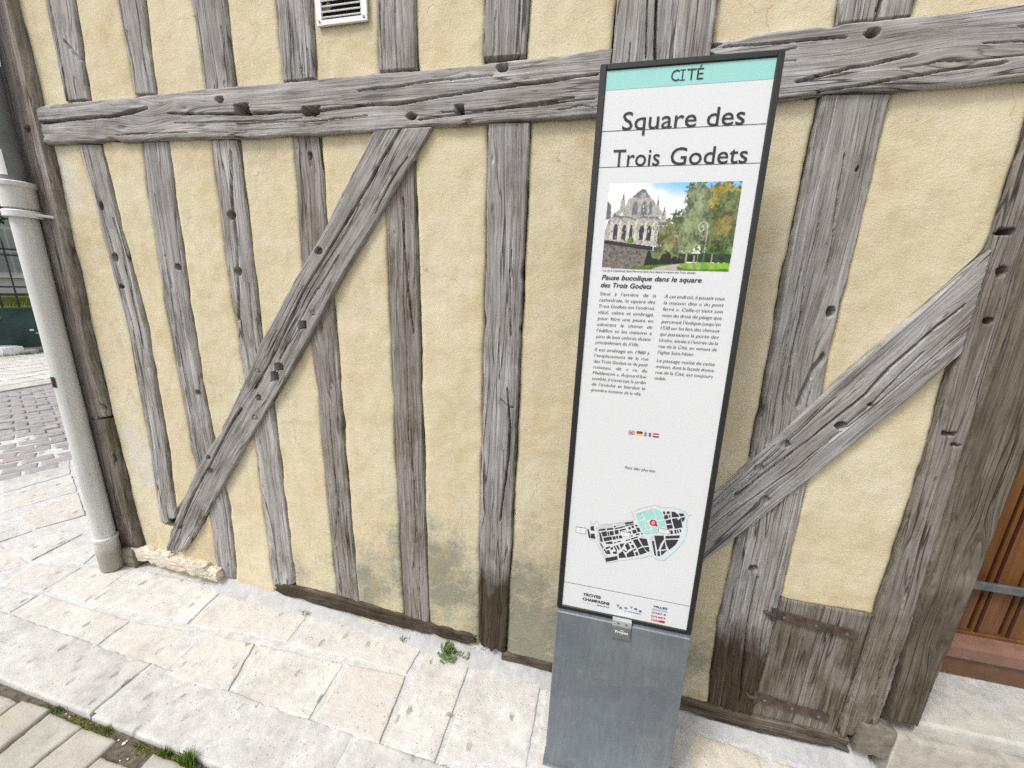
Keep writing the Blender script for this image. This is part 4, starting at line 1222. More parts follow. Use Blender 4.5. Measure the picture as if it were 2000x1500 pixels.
# the street in front: big worn setts with dirt between
zroad = lambda x: ground_z(x) - 0.007
Xs, Ys = np.meshgrid(np.linspace(-14, 6, 60), np.array([-9, -6, -3, -1.6, -1.0, -0.596]))
st1 = link('street', raw_mesh('street', np.stack([Xs, Ys, np.where(Xs < -2.6, ground_z(Xs) - 0.05, zroad(Xs) - 0.012)], -1).reshape(-1, 3), grid_faces(*Xs.shape), True), M['dirt'])
tag(st1, kind='structure')
jx = [(-2.20, -2.19), (-2.035, -2.02), (-1.888, -1.868), (-1.752, -1.728), (-1.590, -1.603), (-1.437, -1.449), (-1.29, -1.30), (-1.15, -1.16), (-1.0, -1.02), (-0.85, -0.86), (-0.70, -0.71)]
rs = random.Random(3)
for r_ in range(3):
    for k in range(len(jx) - 1):
        a, b = jx[k], jx[k + 1]
        off = (0.07 if r_ % 2 else 0)
        y1 = -0.606 - r_ * 0.26 - rs.uniform(0, 0.008); y0 = -0.606 - (r_ + 1) * 0.26 + 0.012
        if r_ == 0 and k == 5: y1 -= 0.045
        t1, t0 = (-0.597 - y1) / 0.14, (-0.597 - y0) / 0.14
        xa1, xa0 = a[0] + (a[1] - a[0]) * t1 * 0.6 + off, a[0] + (a[1] - a[0]) * t0 * 0.6 + off
        xb1, xb0 = b[0] + (b[1] - b[0]) * t1 * 0.6 + off, b[0] + (b[1] - b[0]) * t0 * 0.6 + off
        slab('sett', [(xa0 + 0.002, y0), (xb0 - 0.002, y0 + rs.uniform(-.006, .006)), (xb1 - 0.002, y1 + rs.uniform(-.01, .0)), (xa1 + 0.002, y1 - rs.uniform(0, .012))], M['sett'], st1, 300 + r_ * 20 + k,
             top=zroad, thick=0.04, amp=0.008, rad=0.009, res=0.014)

# the street beyond the corner, paved with small setts in shallow arcs
ZF = float(ground_z(-5.0))
st2 = MB().add([(-7.0, -0.59, ZF - 0.012), (-4.1, -0.59, ZF - 0.012), (-3.6, 1.2, ZF - 0.012), (-3.6, 7.0, ZF - 0.012), (-7.0, 7.0, ZF - 0.012)], [(0, 1, 2, 3, 4)]).build('side_street', M['joint_sand'])
tag(st2, kind='structure')
proto = []
for k in range(6):
    V, F, _ = slab_mesh([(-0.089, -0.065), (0.089, -0.064), (0.088, 0.066), (-0.089, 0.064)], lambda x: np.zeros_like(np.asarray(x, float)), 0.03, 700 + k, res=0.05, amp=0.006, rad=0.012)
    me = raw_mesh('sett', V, F, True); me.materials.append(M['far_sett']); proto.append(me)
n_set = 0
dv = np.array([-0.91, 0.41]); pv = np.array([0.41, 0.91])
o0 = np.array([-3.93, 0.50])
rs = random.Random(11)
for i in range(26):
    for j in range(-7, 8):
        if n_set >= 296: break
        a = i * 0.133 + 0.09 * math.cos(j * 0.55) - 0.02
        b = (j + 0.5 * (i % 2)) * 0.182
        p = o0 + dv * a + pv * b
        if p[0] < -6.85 or p[0] > -3.98 or abs(b) > 1.1: continue
        ob = bpy.data.objects.new('sett', rs.choice(proto)); COL.objects.link(ob); ob.parent = st2
        ob.location = (p[0] + rs.uniform(-.006, .006), p[1] + rs.uniform(-.006, .006), ZF + rs.uniform(-.004, .003))
        sl = 0.09 * 0.55 * math.sin(j * 0.55) / 0.182
        ob.rotation_euler = (0, 0, math.atan2(pv[1], pv[0]) - math.atan(sl) * -1 * 0.8 + rs.uniform(-.05, .05))
        n_set += 1
# pale stone band and the square beyond it
bnd = slab('kerb_stone', [(-7.28, -3.5), (-7.0, -3.5), (-7.0, 6.5), (-7.28, 6.5)], M['kerb'], st2, 720, top=lambda x: np.full_like(np.asarray(x, float), ZF + 0.004), res=0.1)
sq = MB().add([(-13.5, -4, ZF - 0.002), (-7.29, -4, ZF - 0.002), (-7.29, 9.0, ZF - 0.002), (-13.5, 9.0, ZF - 0.002)], [(0, 1, 2, 3)]).build('square_paving', M['far_street'])
tag(sq, kind='structure')
rs = random.Random(5)
for i in range(9):
    for j in range(11):
        x0 = -7.33 - i * 0.32 - 0.3; y0 = 0.4 + j * 0.42 + 0.2 * (i % 2) - 0.2
        slab('paver', [(x0, y0), (x0 + 0.30, y0), (x0 + 0.30, y0 + 0.40), (x0, y0 + 0.40)], M['slab'], sq, 740 + i * 11 + j, top=lambda x: np.full_like(np.asarray(x, float), ZF + 0.006), res=0.2, thick=0.02, rad=0.01)

# ================================================================== BEYOND THE STREET
# low dark green wall with iron railing, seen past the downpipe
wd_ = np.array([0.32, 0.947]); wn_ = np.array([0.947, -0.32])
w0 = np.array(on_z(35, 690, ZF)[:2])


def wpt(a, b, z):
    p = w0 + wd_ * a + wn_ * b
    return (p[0], p[1], z)


def wbox(mb, a0, a1, b0, b1, z0, z1):
    V = [wpt(a, b, z) for z in (z0, z1) for a, b in ((a0, b0), (a1, b0), (a1, b1), (a0, b1))]
    return mb.add(V, [(0, 3, 2, 1), (4, 5, 6, 7), (0, 1, 5, 4), (1, 2, 6, 5), (2, 3, 7, 6), (3, 0, 4, 7)])


ztop = on_wall(35, 603, w0[1])[2]
gw_ = empty('garden_wall', (w0[0], w0[1], 0), 'low dark green painted garden wall with white scuffs across the street', 'wall'); gw_.location = (0, 0, 0)
wbox(MB(), -4, 5, -0.25, 0.0, ZF, ztop - 0.03).build('wall_body', M['dark_green'], gw_)
wbox(MB(), -4, 5, -0.28, 0.03, ztop - 0.03, ztop).build('coping', M['dark_green'], gw_)
wbox(MB(), -4, 5, 0.0, 0.10, ZF, ZF + 0.09).build('footing', M['sett'], gw_)
for k, (a, z, s1, s2) in enumerate(((-0.28, 0.55, .03, .015), (0.20, 0.38, .05, .03), (0.26, 0.33, .04, .012), (-0.1, 0.62, .02, .01))):
    wbox(MB(), a, a + s1, 0.0, 0.003, ZF + z, ZF + z + s2).build('scuff', M['white_paint'], gw_)
rl = empty('iron_railing', (0, 0, 0), 'black iron railing with thin bars on top of the green wall', 'railing')
zr = [on_wall(30, yy, w0[1])[2] for yy in (578, 562, 497, 485)]
for z in zr:
    wbox(MB(), -4, 5, -0.135, -0.105, z - 0.014, z + 0.014).build('rail', M['rail_iron'], rl)
a = -3.9
while a < 4.9:
    MB().tube([wpt(a, -0.12, ztop - 0.06), wpt(a, -0.12, zr[0] - 0.10), wpt(a, -0.12, zr[0]), wpt(a, -0.12, zr[3] + 0.12), wpt(a, -0.12, zr[3] + 0.2)], [0.006, 0.016, 0.012, 0.011, 0.002], 6).build('bar', M['rail_iron'], rl)
    a += 0.185
verge = empty('x'); bpy.data.objects.remove(verge)
# grass strip behind the railing
def blades(n, region, h, r0, seed):
    rg = random.Random(seed); V, F = [], []
    for _ in range(n):
        x, y, z = region(rg)
        a = rg.uniform(0, 6.28); l = h * rg.uniform(0.5, 1.2); w = r0 * rg.uniform(0.7, 1.2); ln = rg.uniform(0.1, 0.6) * l
        dx, dy = math.cos(a), math.sin(a); b = len(V)
        V += [(x - dy * w, y + dx * w, z), (x + dy * w, y - dx * w, z), (x + dx * ln * .35 + dy * w * .7, y + dy * ln * .35 - dx * w * .7, z + l * .6), (x + dx * ln * .35 - dy * w * .7, y + dy * ln * .35 + dx * w * .7, z + l * .6), (x + dx * ln, y + dy * ln, z + l)]
        F += [(b, b + 1, b + 2, b + 3), (b + 3, b + 2, b + 4)]
    return V, F


V, F = blades(1800, lambda r: wpt(r.uniform(-3, 4), r.uniform(-1.6, -0.3), ztop - 0.02), 0.10, 0.006, 5)
gv_ = MB().add(V, F).build('grass_verge', M['grass']); tag(gv_, 'short grass behind the railing on the green wall', 'grass', kind='stuff')
wbox(MB(), -4, 5, -9, -0.26, ztop - 0.4, ztop - 0.02)
gb = wbox(MB(), -4, 6, -11, -0.25, ZF, ztop - 0.015).build('raised_lawn', M['moss']); tag(gb, kind='structure')
p = on_z(16, 693, ZF)
stn = rough_block('white_boulder', (0, 0, 0.06), (0.34, 0.26, 0.17), M['white_wall'], None, 90, 0.02)
stn.location = (p[0], p[1], ZF); tag(stn, 'white rounded boulder lying at the foot of the green wall', 'boulder')
p = on_z(48, 690, ZF)
stn = rough_block('flat_stone', (0, 0, 0.03), (0.36, 0.22, 0.09), M['slab'], None, 92, 0.012)
stn.location = (p[0], p[1], ZF); tag(stn, 'flat pale stone beside the white boulder', 'stone')
V, F = blades(260, lambda r: (lambda q: (q[0], q[1], ZF))(wpt(r.uniform(-0.5, 0.5), r.uniform(0.1, 0.35), 0)), 0.06, 0.006, 8)
o = MB().add(V, F).build('grass_tuft', M['grass']); tag(o, 'thin grass growing along the foot of the green wall', 'grass', kind='stuff')
# white house behind the railing
wh = empty('white_house', (0, 0, 0), 'white rendered house with tall window behind the iron railing', 'house')
wbox(MB(), -5, 7, -16, -7.0, ZF, 6.2).build('wall', M['white_wall'], wh)
wbox(MB(), -5.3, 7.3, -16.3, -6.7, 6.2, 6.45).build('roof', M['roof'], wh)


def far_pt(x, y):
    """where the sight line meets the far house front"""
    d = sight(x, y); n = np.array([wn_[0], wn_[1], 0]); p0 = np.array([*(w0 + wn_ * -7.0), 0])
    t = ((p0 - CAM) @ n) / (d @ n)
    p = CAM + d * t
    return (p[:2] - w0) @ wd_, p[2]


a0_, z0_ = far_pt(3, 535); a1_, z1_ = far_pt(22, 470)
for da in (0, 2.2, 4.4, -2.2):
    wnw = wbox(MB(), a0_ + da - 0.25, a0_ + da + 0.75, -7.02, -6.97, z0_, z0_ + 1.9).build('window', M['shutter'], wh)
    for u0, u1 in ((-0.19, 0.22), (0.28, 0.69)):
        for v0, v1 in ((0.06, 0.6), (0.68, 1.2), (1.28, 1.84)):
            wbox(MB(), a0_ + da + u0, a0_ + da + u1, -6.985, -6.960, z0_ + v0, z0_ + v1).build('pane', M['glass'], wnw)
    wbox(MB(), a0_ + da - 0.33, a0_ + da + 0.83, -7.02, -6.90, z0_ - 0.10, z0_ - 0.005).build('sill', M['white_wall'], wnw)
# trees between railing and house
def tree(loc, h, rx, rz, n, label, seed, zc):
    rg = random.Random(seed)
    t = empty('garden_tree', loc, label, 'tree', 'trees behind the railing')
    tb = MB().tube([(0, 0, 0), (0.05, 0.02, h * 0.3), (-0.04, 0.05, h * 0.6), (0.02, 0, h * 0.95)], [0.13, 0.10, 0.07, 0.02], 8)
    for k in range(7):
        a = k * 0.9; z = h * (0.35 + 0.08 * k)
        tb.tube([(0, 0, z), (math.cos(a) * rx * 0.45, math.sin(a) * rx * 0.45, z + 0.3), (math.cos(a) * rx * 0.8, math.sin(a) * rx * 0.8, z + 0.45)], [0.04, 0.025, 0.008], 5)
    tb.build('trunk', M['bark'], t)
    V, F = [], []
    cl_ = [(rg.gauss(0, 0.45) * rx, rg.gauss(0, 0.45) * rx, zc + rg.gauss(0, 0.45) * rz, rg.uniform(0.25, 0.5) * rx) for _ in range(40)]
    for _ in range(n):
        cx, cy, cz, cr = rg.choice(cl_)
        d = Vector((rg.gauss(0, 1), rg.gauss(0, 1), rg.gauss(0, 1))).normalized() * cr * rg.uniform(0.5, 1.0)
        c = Vector((cx, cy, cz)) + d
        u_ = Vector((rg.gauss(0, 1), rg.gauss(0, 1), rg.gauss(0, 0.6))).normalized() * rg.uniform(0.05, 0.09)
        w_ = u_.orthogonal().normalized() * rg.uniform(0.02, 0.04)
        b = len(V)
        V += [c - u_, c + w_, c + u_, c - w_]; F.append((b, b + 1, b + 2, b + 3))
    MB().add(V, F).build('crown', M['leaf'], t)
    return t


d_ = sight(2, 415); t_ = ((np.array([*(w0 + wn_ * -3.2), 0]) - CAM) @ np.array([wn_[0], wn_[1], 0])) / (d_ @ np.array([wn_[0], wn_[1], 0]))
pc = CAM + d_ * t_
pc[:2] -= wd_ * 1.15
tree((pc[0], pc[1], ztop - 0.02), pc[2] + 0.7 - ztop, 1.35, 0.55, 9000, 'dense dark leafy tree standing just left of the downpipe collar', 3, pc[2] + 0.28 - ztop)

# ================================================================== INFORMATION SIGN
foot = on_ground(1064, 1482)
LEAN = math.radians(3.06)
sign = empty('information_sign', tuple(foot), 'tall narrow information totem with white map panel, black frame and zinc base', 'sign')
sign.rotation_euler = (-LEAN, 0, 0)
SN = np.array([0, -math.cos(LEAN), math.sin(LEAN)]); SU = np.array([0, math.sin(LEAN), math.cos(LEAN)])


def on_sign(x, y):
    d = sight(x, y)
    t = ((foot - CAM) @ SN) / (d @ SN)
    p = CAM + d * t - foot
    return p[0], p @ SU


TL, TR, BR, BL = on_sign(1172, 126), on_sign(1535, 95), on_sign(1350, 1240), on_sign(1088, 1185)
fx0, fx1 = (TL[0] + BL[0]) / 2, (TR[0] + BR[0]) / 2
fz0, fz1 = (BL[1] + BR[1]) / 2, (TL[1] + TR[1]) / 2
iTL, iTR, iBR, iBL = on_sign(1183.7, 139), on_sign(1518, 111), on_sign(1340, 1235), on_sign(1099, 1181.6)
ix0, ix1 = (iTL[0] + iBL[0]) / 2, (iTR[0] + iBR[0]) / 2
iz0, iz1 = (iBL[1] + iBR[1]) / 2, (iTL[1] + iTR[1]) / 2
iz0 = max(iz0, fz0 + 0.012)
# frame: four bevelled bars with a body behind
mb = MB()
mb.box((fx0, -0.003, fz0), (ix0, 0.028, fz1), 0.0022); mb.box((ix1, -0.003, fz0), (fx1, 0.028, fz1), 0.0022)
mb.box((ix0 - 0.001, -0.0028, iz1), (ix1 + 0.001, 0.0279, fz1 - 0.0003), 0.0022); mb.box((ix0 - 0.001, -0.0028, fz0 + 0.0003), (ix1 + 0.001, 0.0279, iz0), 0.0022)
mb.box((fx0 + 0.004, 0.027, fz0 + 0.004), (fx1 - 0.004, 0.055, fz1 - 0.004), 0.003)
mb.build('frame', M['black_frame'], sign)
pan = MB().box((ix0 - 0.002, 0.001, iz0 - 0.002), (ix1 + 0.002, 0.02, iz1 + 0.002)).build('panel', M['panel'], sign)
# base box
bz1 = fz0 - 0.004
bx0, bx1 = on_sign(1066, 1470)[0] - 0.001, fx1 - 0.002
mb = MB()
mb.box((bx0, -0.012, -0.03), (bx1, 0.052, bz1), 0.003)
mb.build('base', M['zinc'], sign)
MB().box((bx0 - 0.006, -0.020, -0.03), (bx1 + 0.006, 0.060, 0.004), 0.002).build('base_plate', M['zinc'], sign)
# locking tab
t0, t1 = on_sign(1196.5, 1204), on_sign(1229, 1244)
ta, tb_ = on_sign(1196, 1216)[1], 0
tab = MB().box((t0[0], -0.0175, t1[1]), (t1[0], -0.0135, (t0[1] + ta) / 2 - 0.004), 0.001).build('lock_tab', M['tab'], sign)
zt0 = (t0[1] + ta) / 2 - 0.004
MB().box((t0[0], -0.0172, zt0), (t1[0], -0.0040, zt0 + 0.020), 0.001).build('tab_head', M['tab_light'], tab)
for sx in (0.3, 0.72):
    x = t0[0] + (t1[0] - t0[0]) * sx
    MB().tube([(x, -0.016, zt0 + 0.010), (x, -0.0185, zt0 + 0.010)], 0.003, 8).build('screw', M['screw'], tab)

# flat print on the panel: sheets a fraction of a millimetre proud
def flat(name, polys, mat, lift=0.0004, parent=None, y0=0.001):
    V, F = [], []
    for pl in polys:
        b = len(V)
        V += [(x, y0 - lift, z) for x, z in pl]
        a = sum(pl[i][0] * pl[(i + 1) % len(pl)][1] - pl[(i + 1) % len(pl)][0] * pl[i][1] for i in range(len(pl)))
        idx = tuple(range(b, b + len(pl)))
        F.append(idx if a > 0 else idx[::-1])
    return MB().add(V, F).build(name, mat, parent or pan)


def rect(x0, z0, x1, z1): return [(x0, z0), (x1, z0), (x1, z1), (x0, z1)]


def seg(p, q, w):
    (x0, z0), (x1, z1) = p, q
    l = math.hypot(x1 - x0, z1 - z0) or 1e-6
    dx, dz = -(z1 - z0) / l * w / 2, (x1 - x0) / l * w / 2
    return [(x0 - dx, z0 - dz), (x1 - dx, z1 - dz), (x1 + dx, z1 + dz), (x0 + dx, z0 + dz)]


zb1 = (on_sign(1182, 176.6)[1] + on_sign(1510.6, 153.5)[1]) / 2
flat('header_band', [rect(ix0 + 0.0003, zb1, ix1 - 0.0003, iz1 - 0.0003)], M['ink_teal'])
zl1 = (on_sign(1174.6, 256.8)[1] + on_sign(1496, 241.3)[1]) / 2
zl2 = (on_sign(1169.4, 326)[1] + on_sign(1482, 319)[1]) / 2
zl3 = (on_sign(1103, 1135.5)[1] + on_sign(1346.4, 1185.3)[1]) / 2
for z in (zl1, zl2, zl3):
    flat('rule_line', [rect(ix0 + 0.001, z - 0.0006, ix1 - 0.001, z + 0.0006)], M['ink'], 0.0006)

# lettering -----------------------------------------------------------------------------------
TEXTS = []


def text(body, p0, p1, cap, mat='ink', shear=0.0, off=0.0, name='lettering', justify=True, parent=None, y=0.0002, dz=0.0):
    s0_, s1_ = on_sign(*p0), on_sign(*p1)
    TEXTS.append(dict(body=body, x0=s0_[0], x1=s1_[0], z=(s0_[1] + s1_[1]) / 2 + dz, cap=cap, mat=mat, shear=shear, off=off, name=name, justify=justify, parent=parent, y=y))


def text_xz(body, x0, x1, z, cap, mat='ink', shear=0.0, off=0.0, name='lettering', justify=False, parent=None, y=0.0002):
    TEXTS.append(dict(body=body, x0=x0, x1=x1, z=z, cap=cap, mat=mat, shear=shear, off=off, name=name, justify=justify, parent=parent, y=y))


def capof(p, q): return abs(on_sign(*p)[1] - on_sign(*q)[1])


cz_ = (on_sign(1312, 158.7)[1] + on_sign(1372, 154.5)[1]) / 2; cc_ = capof((1340, 157), (1340, 135))
for ch, a_, b_ in (('C', 810, 886), ('I', 910, 921), ('T', 955, 1040), ('É', 1048, 1108)):
    text_xz(ch, on_sign(1140 + a_ / 4.762, 156)[0], on_sign(1140 + b_ / 4.762, 156)[0], cz_, cc_, off=0.0, name='district_lettering')
ia_, ib_ = on_sign(1140 + 890 / 4.762, 156)[0], on_sign(1140 + 942 / 4.762, 156)[0]
flat('district_lettering', [rect(ia_, cz_, ib_, cz_ + 0.0022), rect(ia_, cz_ + cc_ - 0.0022, ib_, cz_ + cc_)], M['ink'], 0.0008)
capS = capof((1215, 253), (1215, 218.5))
capT = capof((1200, 324), (1200, 291.5))
for w_, a_, b_, ya, zl_n, cp in (('Square', 355, 1040, 815, zl1, capS), ('des', 1138, 1490, 790, zl1, capS), ('Trois', 265, 700, 1165, zl2, capT), ('Godets', 800, 1515, 1145, zl2, capT)):
    text_xz(w_, on_sign(1140 + a_ / 4.762, 80 + ya / 4.762)[0], on_sign(1140 + b_ / 4.762, 80 + ya / 4.762)[0], zl_n + 0.0008, cp, off=0.003, name='title_lettering')
hcap = capof((1180, 545.4), (1180, 536.8))
text('Pause bucolique dans le square', (1174.8, 545.4), (1370, 552), hcap * 1.05, shear=0.22, off=0.018, name='heading_lettering', justify=False)
text('des Trois Godets', (1173, 560.3), (1272.4, 564.4), hcap * 1.05, shear=0.22, off=0.018, name='heading_lettering', justify=False)
text('Vue de la Cathédrale Saint-Pierre-et-Saint-Paul depuis le square des Trois Godets', (1176.4, 529.2), (1358, 535), 0.0040, shear=0.2, off=0.012, name='caption_lettering', justify=False)
LC = ["Situé à l’arrière de la", "cathédrale, le square des", "Trois Godets est l’endroit", "idéal, calme et ombragé,", "pour faire une pause en", "admirant le chevet de", "l’édifice et les maisons à",
      "pans de bois colorés datant", "principalement du XVIIe.", "Il est aménagé en 1980 à", "l’emplacement de la rue", "des Trois Godets et du petit", "ruisseau, dit « ru du", "Meldançon ». Aujourd’hui",
      "comblé, il traversait le jardin", "de l’évêché et bordait la", "première enceinte de la ville."]
RC = ["À cet endroit, il passait sous", "la maison dite « du pont", "ferré ». Celle-ci tient son", "nom du droit de péage que", "percevait l’évêque jusqu’en", "1530 sur les fers des chevaux", "qui passaient la porte des",
      "Ursins, située à l’entrée de la", "rue de la Cité, en venant de", "l’église Saint-Nizier.", "Le passage voûté de cette", "maison, dont la façade donne", "rue de la Cité, est toujours", "visible."]
zz = lambda x, y: on_sign(1140 + x / 5.357, 520 + y / 5.357)
lx0 = (zz(168, 300)[0] + zz(76, 1303)[0]) / 2; lx1 = (zz(755, 325)[0] + zz(640, 1293)[0]) / 2
rx0 = (zz(843, 327)[0] + zz(740, 1185)[0]) / 2; rx1 = (zz(1472, 357)[0] + zz(1350, 1170)[0]) / 2
la, lb = (zz(168, 302)[1] + zz(755, 325)[1]) / 2, (zz(120, 812)[1] + zz(592, 835)[1]) / 2
lc, ld = (zz(115, 888)[1] + zz(685, 920)[1]) / 2, (zz(76, 1305)[1] + zz(610, 1353)[1]) / 2
ra, rb = (zz(843, 329)[1] + zz(1472, 357)[1]) / 2, (zz(772, 914)[1] + zz(1168, 940)[1]) / 2
rc, rd = (zz(763, 1000)[1] + zz(1370, 1043)[1]) / 2, (zz(748, 1124)[1] + zz(1350, 1170)[1]) / 2
bcap = 0.0084
for i, s_ in enumerate(LC):
    z = la + (lb - la) * i / 8 if i < 9 else lc + (ld - lc) * (i - 9) / 7
    ragged = i in (8, 16)
    text_xz(s_, lx0, lx0 + (lx1 - lx0) * (0.80 if i == 8 else 0.945) if ragged else lx1, z, bcap, shear=0.2, off=-0.004, name='body_lettering', justify=not ragged)
for i, s_ in enumerate(RC):
    z = ra + (rb - ra) * i / 9 if i < 10 else rc + (rd - rc) * (i - 10) / 3
    ragged = i in (9, 13)
    if i == 13: z = rd + (rd - rc) / 2 * 0 + (rd - rc) / 2 - (rd - rc) * 0.0 if False else rd
    text_xz(s_, rx0, rx0 + (rx1 - rx0) * (0.63 if i == 9 else 0.205) if ragged else rx1, z, bcap, shear=0.2, off=-0.004, name='body_lettering', justify=not ragged)
# the three full lines of the last paragraph are rc..rd, the single word stands one line lower
ls_ = (rc - rd) / 2
k0 = len(TEXTS) - 4
for j in range(4): TEXTS[k0 + j]['z'] = rc - ls_ * j
text('Pour aller plus loin', (1220, 914.8), (1279, 922.8), 0.0078, mat='ink_grey', shear=0.22, off=0.006, name='note_lettering', justify=False)
lz = lambda x, y: (1060 + x / 6.25, 1120 + y / 6.25)
text('TROYES', lz(490, 270), lz(708, 308), 0.0090, off=0.034, name='logo_lettering', justify=False)
text('CHAMPAGNE', lz(485, 324), lz(815, 388), 0.0090, off=0.034, name='logo_lettering', justify=False)
text('MÉTROPOLE', lz(660, 393), lz(808, 420), 0.0029, off=0.03, name='logo_lettering', justify=False)
for ch, xx, yy, cp in (('T', 895, 405, .0072), ('R', 935, 432, .0072), ('o', 993, 430, .0085), ('Y', 1058, 425, .0072), ('e', 1113, 440, .0085), ('s', 1168, 468, .0085)):
    text(ch, lz(xx, yy), lz(xx + 40, yy + 7), cp, mat='ink_blue', off=0.03, name='logo_lettering', justify=False)
text('La Champagne', lz(998, 462), lz(1195, 498), 0.0030, mat='ink_blue', off=0.03, name='logo_lettering', justify=False)
text('VILLES', lz(1345, 408), lz(1520, 445), 0.0058, mat='ink_navy', off=0.03, name='logo_lettering', justify=False)
text('&PAYS', lz(1335, 442), lz(1515, 478), 0.0052, mat='ink_sky', off=0.03, name='logo_lettering', justify=False)
text("D'ART &", lz(1330, 482), lz(1505, 520), 0.0055, mat='ink_red', off=0.03, name='logo_lettering', justify=False)
text("D'HIST", lz(1325, 528), lz(1500, 565), 0.0055, mat='ink_red', off=0.03, name='logo_lettering', justify=False)
text('OIRE', lz(1320, 572), lz(1430, 598), 0.0055, mat='ink_red', off=0.03, name='logo_lettering', justify=False)
s0_, s1_ = on_sign(*lz(1430, 600)), on_sign(*lz(1495, 568))
flat('logo_block', [rect(s0_[0], s0_[1], s1_[0], s0_[1] + 0.004)], M['ink_red'], 0.0005)
flat('logo_block', [rect(s0_[0], s0_[1] + 0.004, s1_[0], s0_[1] + 0.007)], M['ink_navy'], 0.0005)
flat('logo_line', [rect(on_sign(*lz(485, 350))[0], on_sign(*lz(560, 372))[1], on_sign(*lz(650, 385))[0], on_sign(*lz(560, 372))[1] + 0.0007)], M['ink_sky'], 0.0005)
tw0, tw1 = on_sign(*lz(868, 690))[0], on_sign(*lz(1030, 720))[0]
zlab = (t1[1] * 0.45 + zt0 * 0.55)
text_xz('Troyes', tw0, tw1, zlab - 0.002, 0.0075, mat='ink_white', off=0.03, name='tab_lettering', parent=tab, y=0.0180)
xl, zl = (tw0 + tw1) / 2 + 0.001, zlab + 0.0075
lf = MB().add([(xl - 0.006, -0.0181, zl - 0.001), (xl - 0.002, -0.0181, zl + 0.0018), (xl + 0.004, -0.0181, zl + 0.0015), (xl + 0.006, -0.0181, zl - 0.001), (xl, -0.0181, zl - 0.0005)], [(0, 4, 3, 2, 1)])
lf.build('tab_leaf', M['ink_white'], tab)

# build all lettering
objs = []
ref = bpy.data.curves.new('cap', 'FONT'); ref.body = 'H'
ro = bpy.data.objects.new('cap', ref); COL.objects.link(ro)
for t in TEXTS:
    c = bpy.data.curves.new('t', 'FONT'); c.body = t['body']; c.size = 1.0; c.resolution_u = 3; c.fill_mode = 'FRONT'
    c.offset = t['off']; c.shear = t['shear']
    o = bpy.data.objects.new('t', c); COL.objects.link(o); objs.append(o)
bpy.context.view_layer.update()
CAPH = ro.dimensions.y
for t, o in zip(TEXTS, objs):
    t['w1'] = o.dimensions.x
    if t['justify']: o.data.space_word = 2.0
bpy.context.view_layer.update()
for t, o in zip(TEXTS, objs):
    if t['justify']:
        w2 = o.dimensions.x
        sc_ = t['cap'] / CAPH * 1.12
        want = (t['x1'] - t['x0']) / sc_
        k = 1 + (want - t['w1']) / max(w2 - t['w1'], 1e-4)
        t['sx'] = sc_
        if k < 0.75:
            t['sx'] = (t['x1'] - t['x0']) / (t['w1'] - 0.25 * (w2 - t['w1'])); k = 0.75
        o.data.space_word = min(k, 5)
bpy.context.view_layer.update()
dg = bpy.context.evaluated_depsgraph_get()
for t, o in zip(TEXTS, objs):
    me = bpy.data.meshes.new_from_object(o.evaluated_get(dg))
    n = len(me.vertices)
    co = np.empty(n * 3, np.float32); me.vertices.foreach_get('co', co); co = co.reshape(-1, 3)
    sy = t['cap'] / CAPH
    x_min, x_max = co[:, 0].min(), co[:, 0].max()
    sx = t['sx'] if t['justify'] else (t['x1'] - t['x0']) / (x_max - x_min)
    if t['justify']: sx = (t['x1'] - t['x0']) / (x_max - x_min)
    out = np.stack([t['x0'] + (co[:, 0] - x_min) * sx, np.full(n, -t['y'] if t['parent'] is None else -t['y']), t['z'] + co[:, 1] * sy], -1).astype(np.float32)
    me.vertices.foreach_set('co', out.ravel()); me.update()
    me.materials.clear(); me.materials.append(M[t['mat']])
    me.name = t['name']
    ob = bpy.data.objects.new(t['name'], me); COL.objects.link(ob); ob.parent = t['parent'] or pan
for o in objs + [ro]:
    c = o.data; bpy.data.objects.remove(o); bpy.data.curves.remove(c)

# serifs of the capital I in the district name
s_ = on_sign(1338.5, 157)
# flags -----------------------------------------------------------------------------------------
def flag(x0, y0, x1, y1, kind):
    p, q = on_sign(x0, y0), on_sign(x1, y1)
    w, h = q[0] - p[0], 0.0112
    X, Z = p[0], p[1]
    r = lambda a, b, c, d: rect(X + a * w, Z - d * h, X + c * w, Z - b * h)
    if kind == 'de': L = [('ink', r(0, 0, 1, .34)), ('ink_red', r(0, .34, 1, .67)), ('ink_gold', r(0, .67, 1, 1))]
    elif kind == 'it': L = [('ink_green', r(0, 0, .34, 1)), ('ink_red', r(.66, 0, 1, 1))]
    elif kind == 'nl': L = [('ink_red', r(0, 0, 1, .34)), ('ink_navy', r(0, .67, 1, 1))]
    else:
        base = [('ink_navy', r(0, 0, 1, 1))]
        for mt, wd_2, lft in (('ink_white', 0.0034, 0.0006), ('ink_red', 0.0014, 0.0010)):
            flat('flag_cross', [seg((X, Z), (X + w, Z - h), wd_2 * .7), ], M[mt], lft)
            flat('flag_cross', [seg((X, Z - h), (X + w, Z), wd_2 * .7), ], M[mt], lft + 0.0001)
            flat('flag_cross', [seg((X + w / 2, Z), (X + w / 2, Z - h), wd_2)], M[mt], lft + 0.0002)
            flat('flag_cross', [seg((X, Z - h / 2), (X + w, Z - h / 2), wd_2)], M[mt], lft + 0.0003)
        L = base
    for mt, pl in L: flat('flag', [pl], M[mt], 0.0004)


flag(1228, 840.4, 1239.8, 842, 'uk'); flag(1243.6, 842, 1255.6, 843.5, 'de'); flag(1259, 844.2, 1272, 846, 'it'); flag(1275.2, 846, 1287.6, 847.6, 'nl')

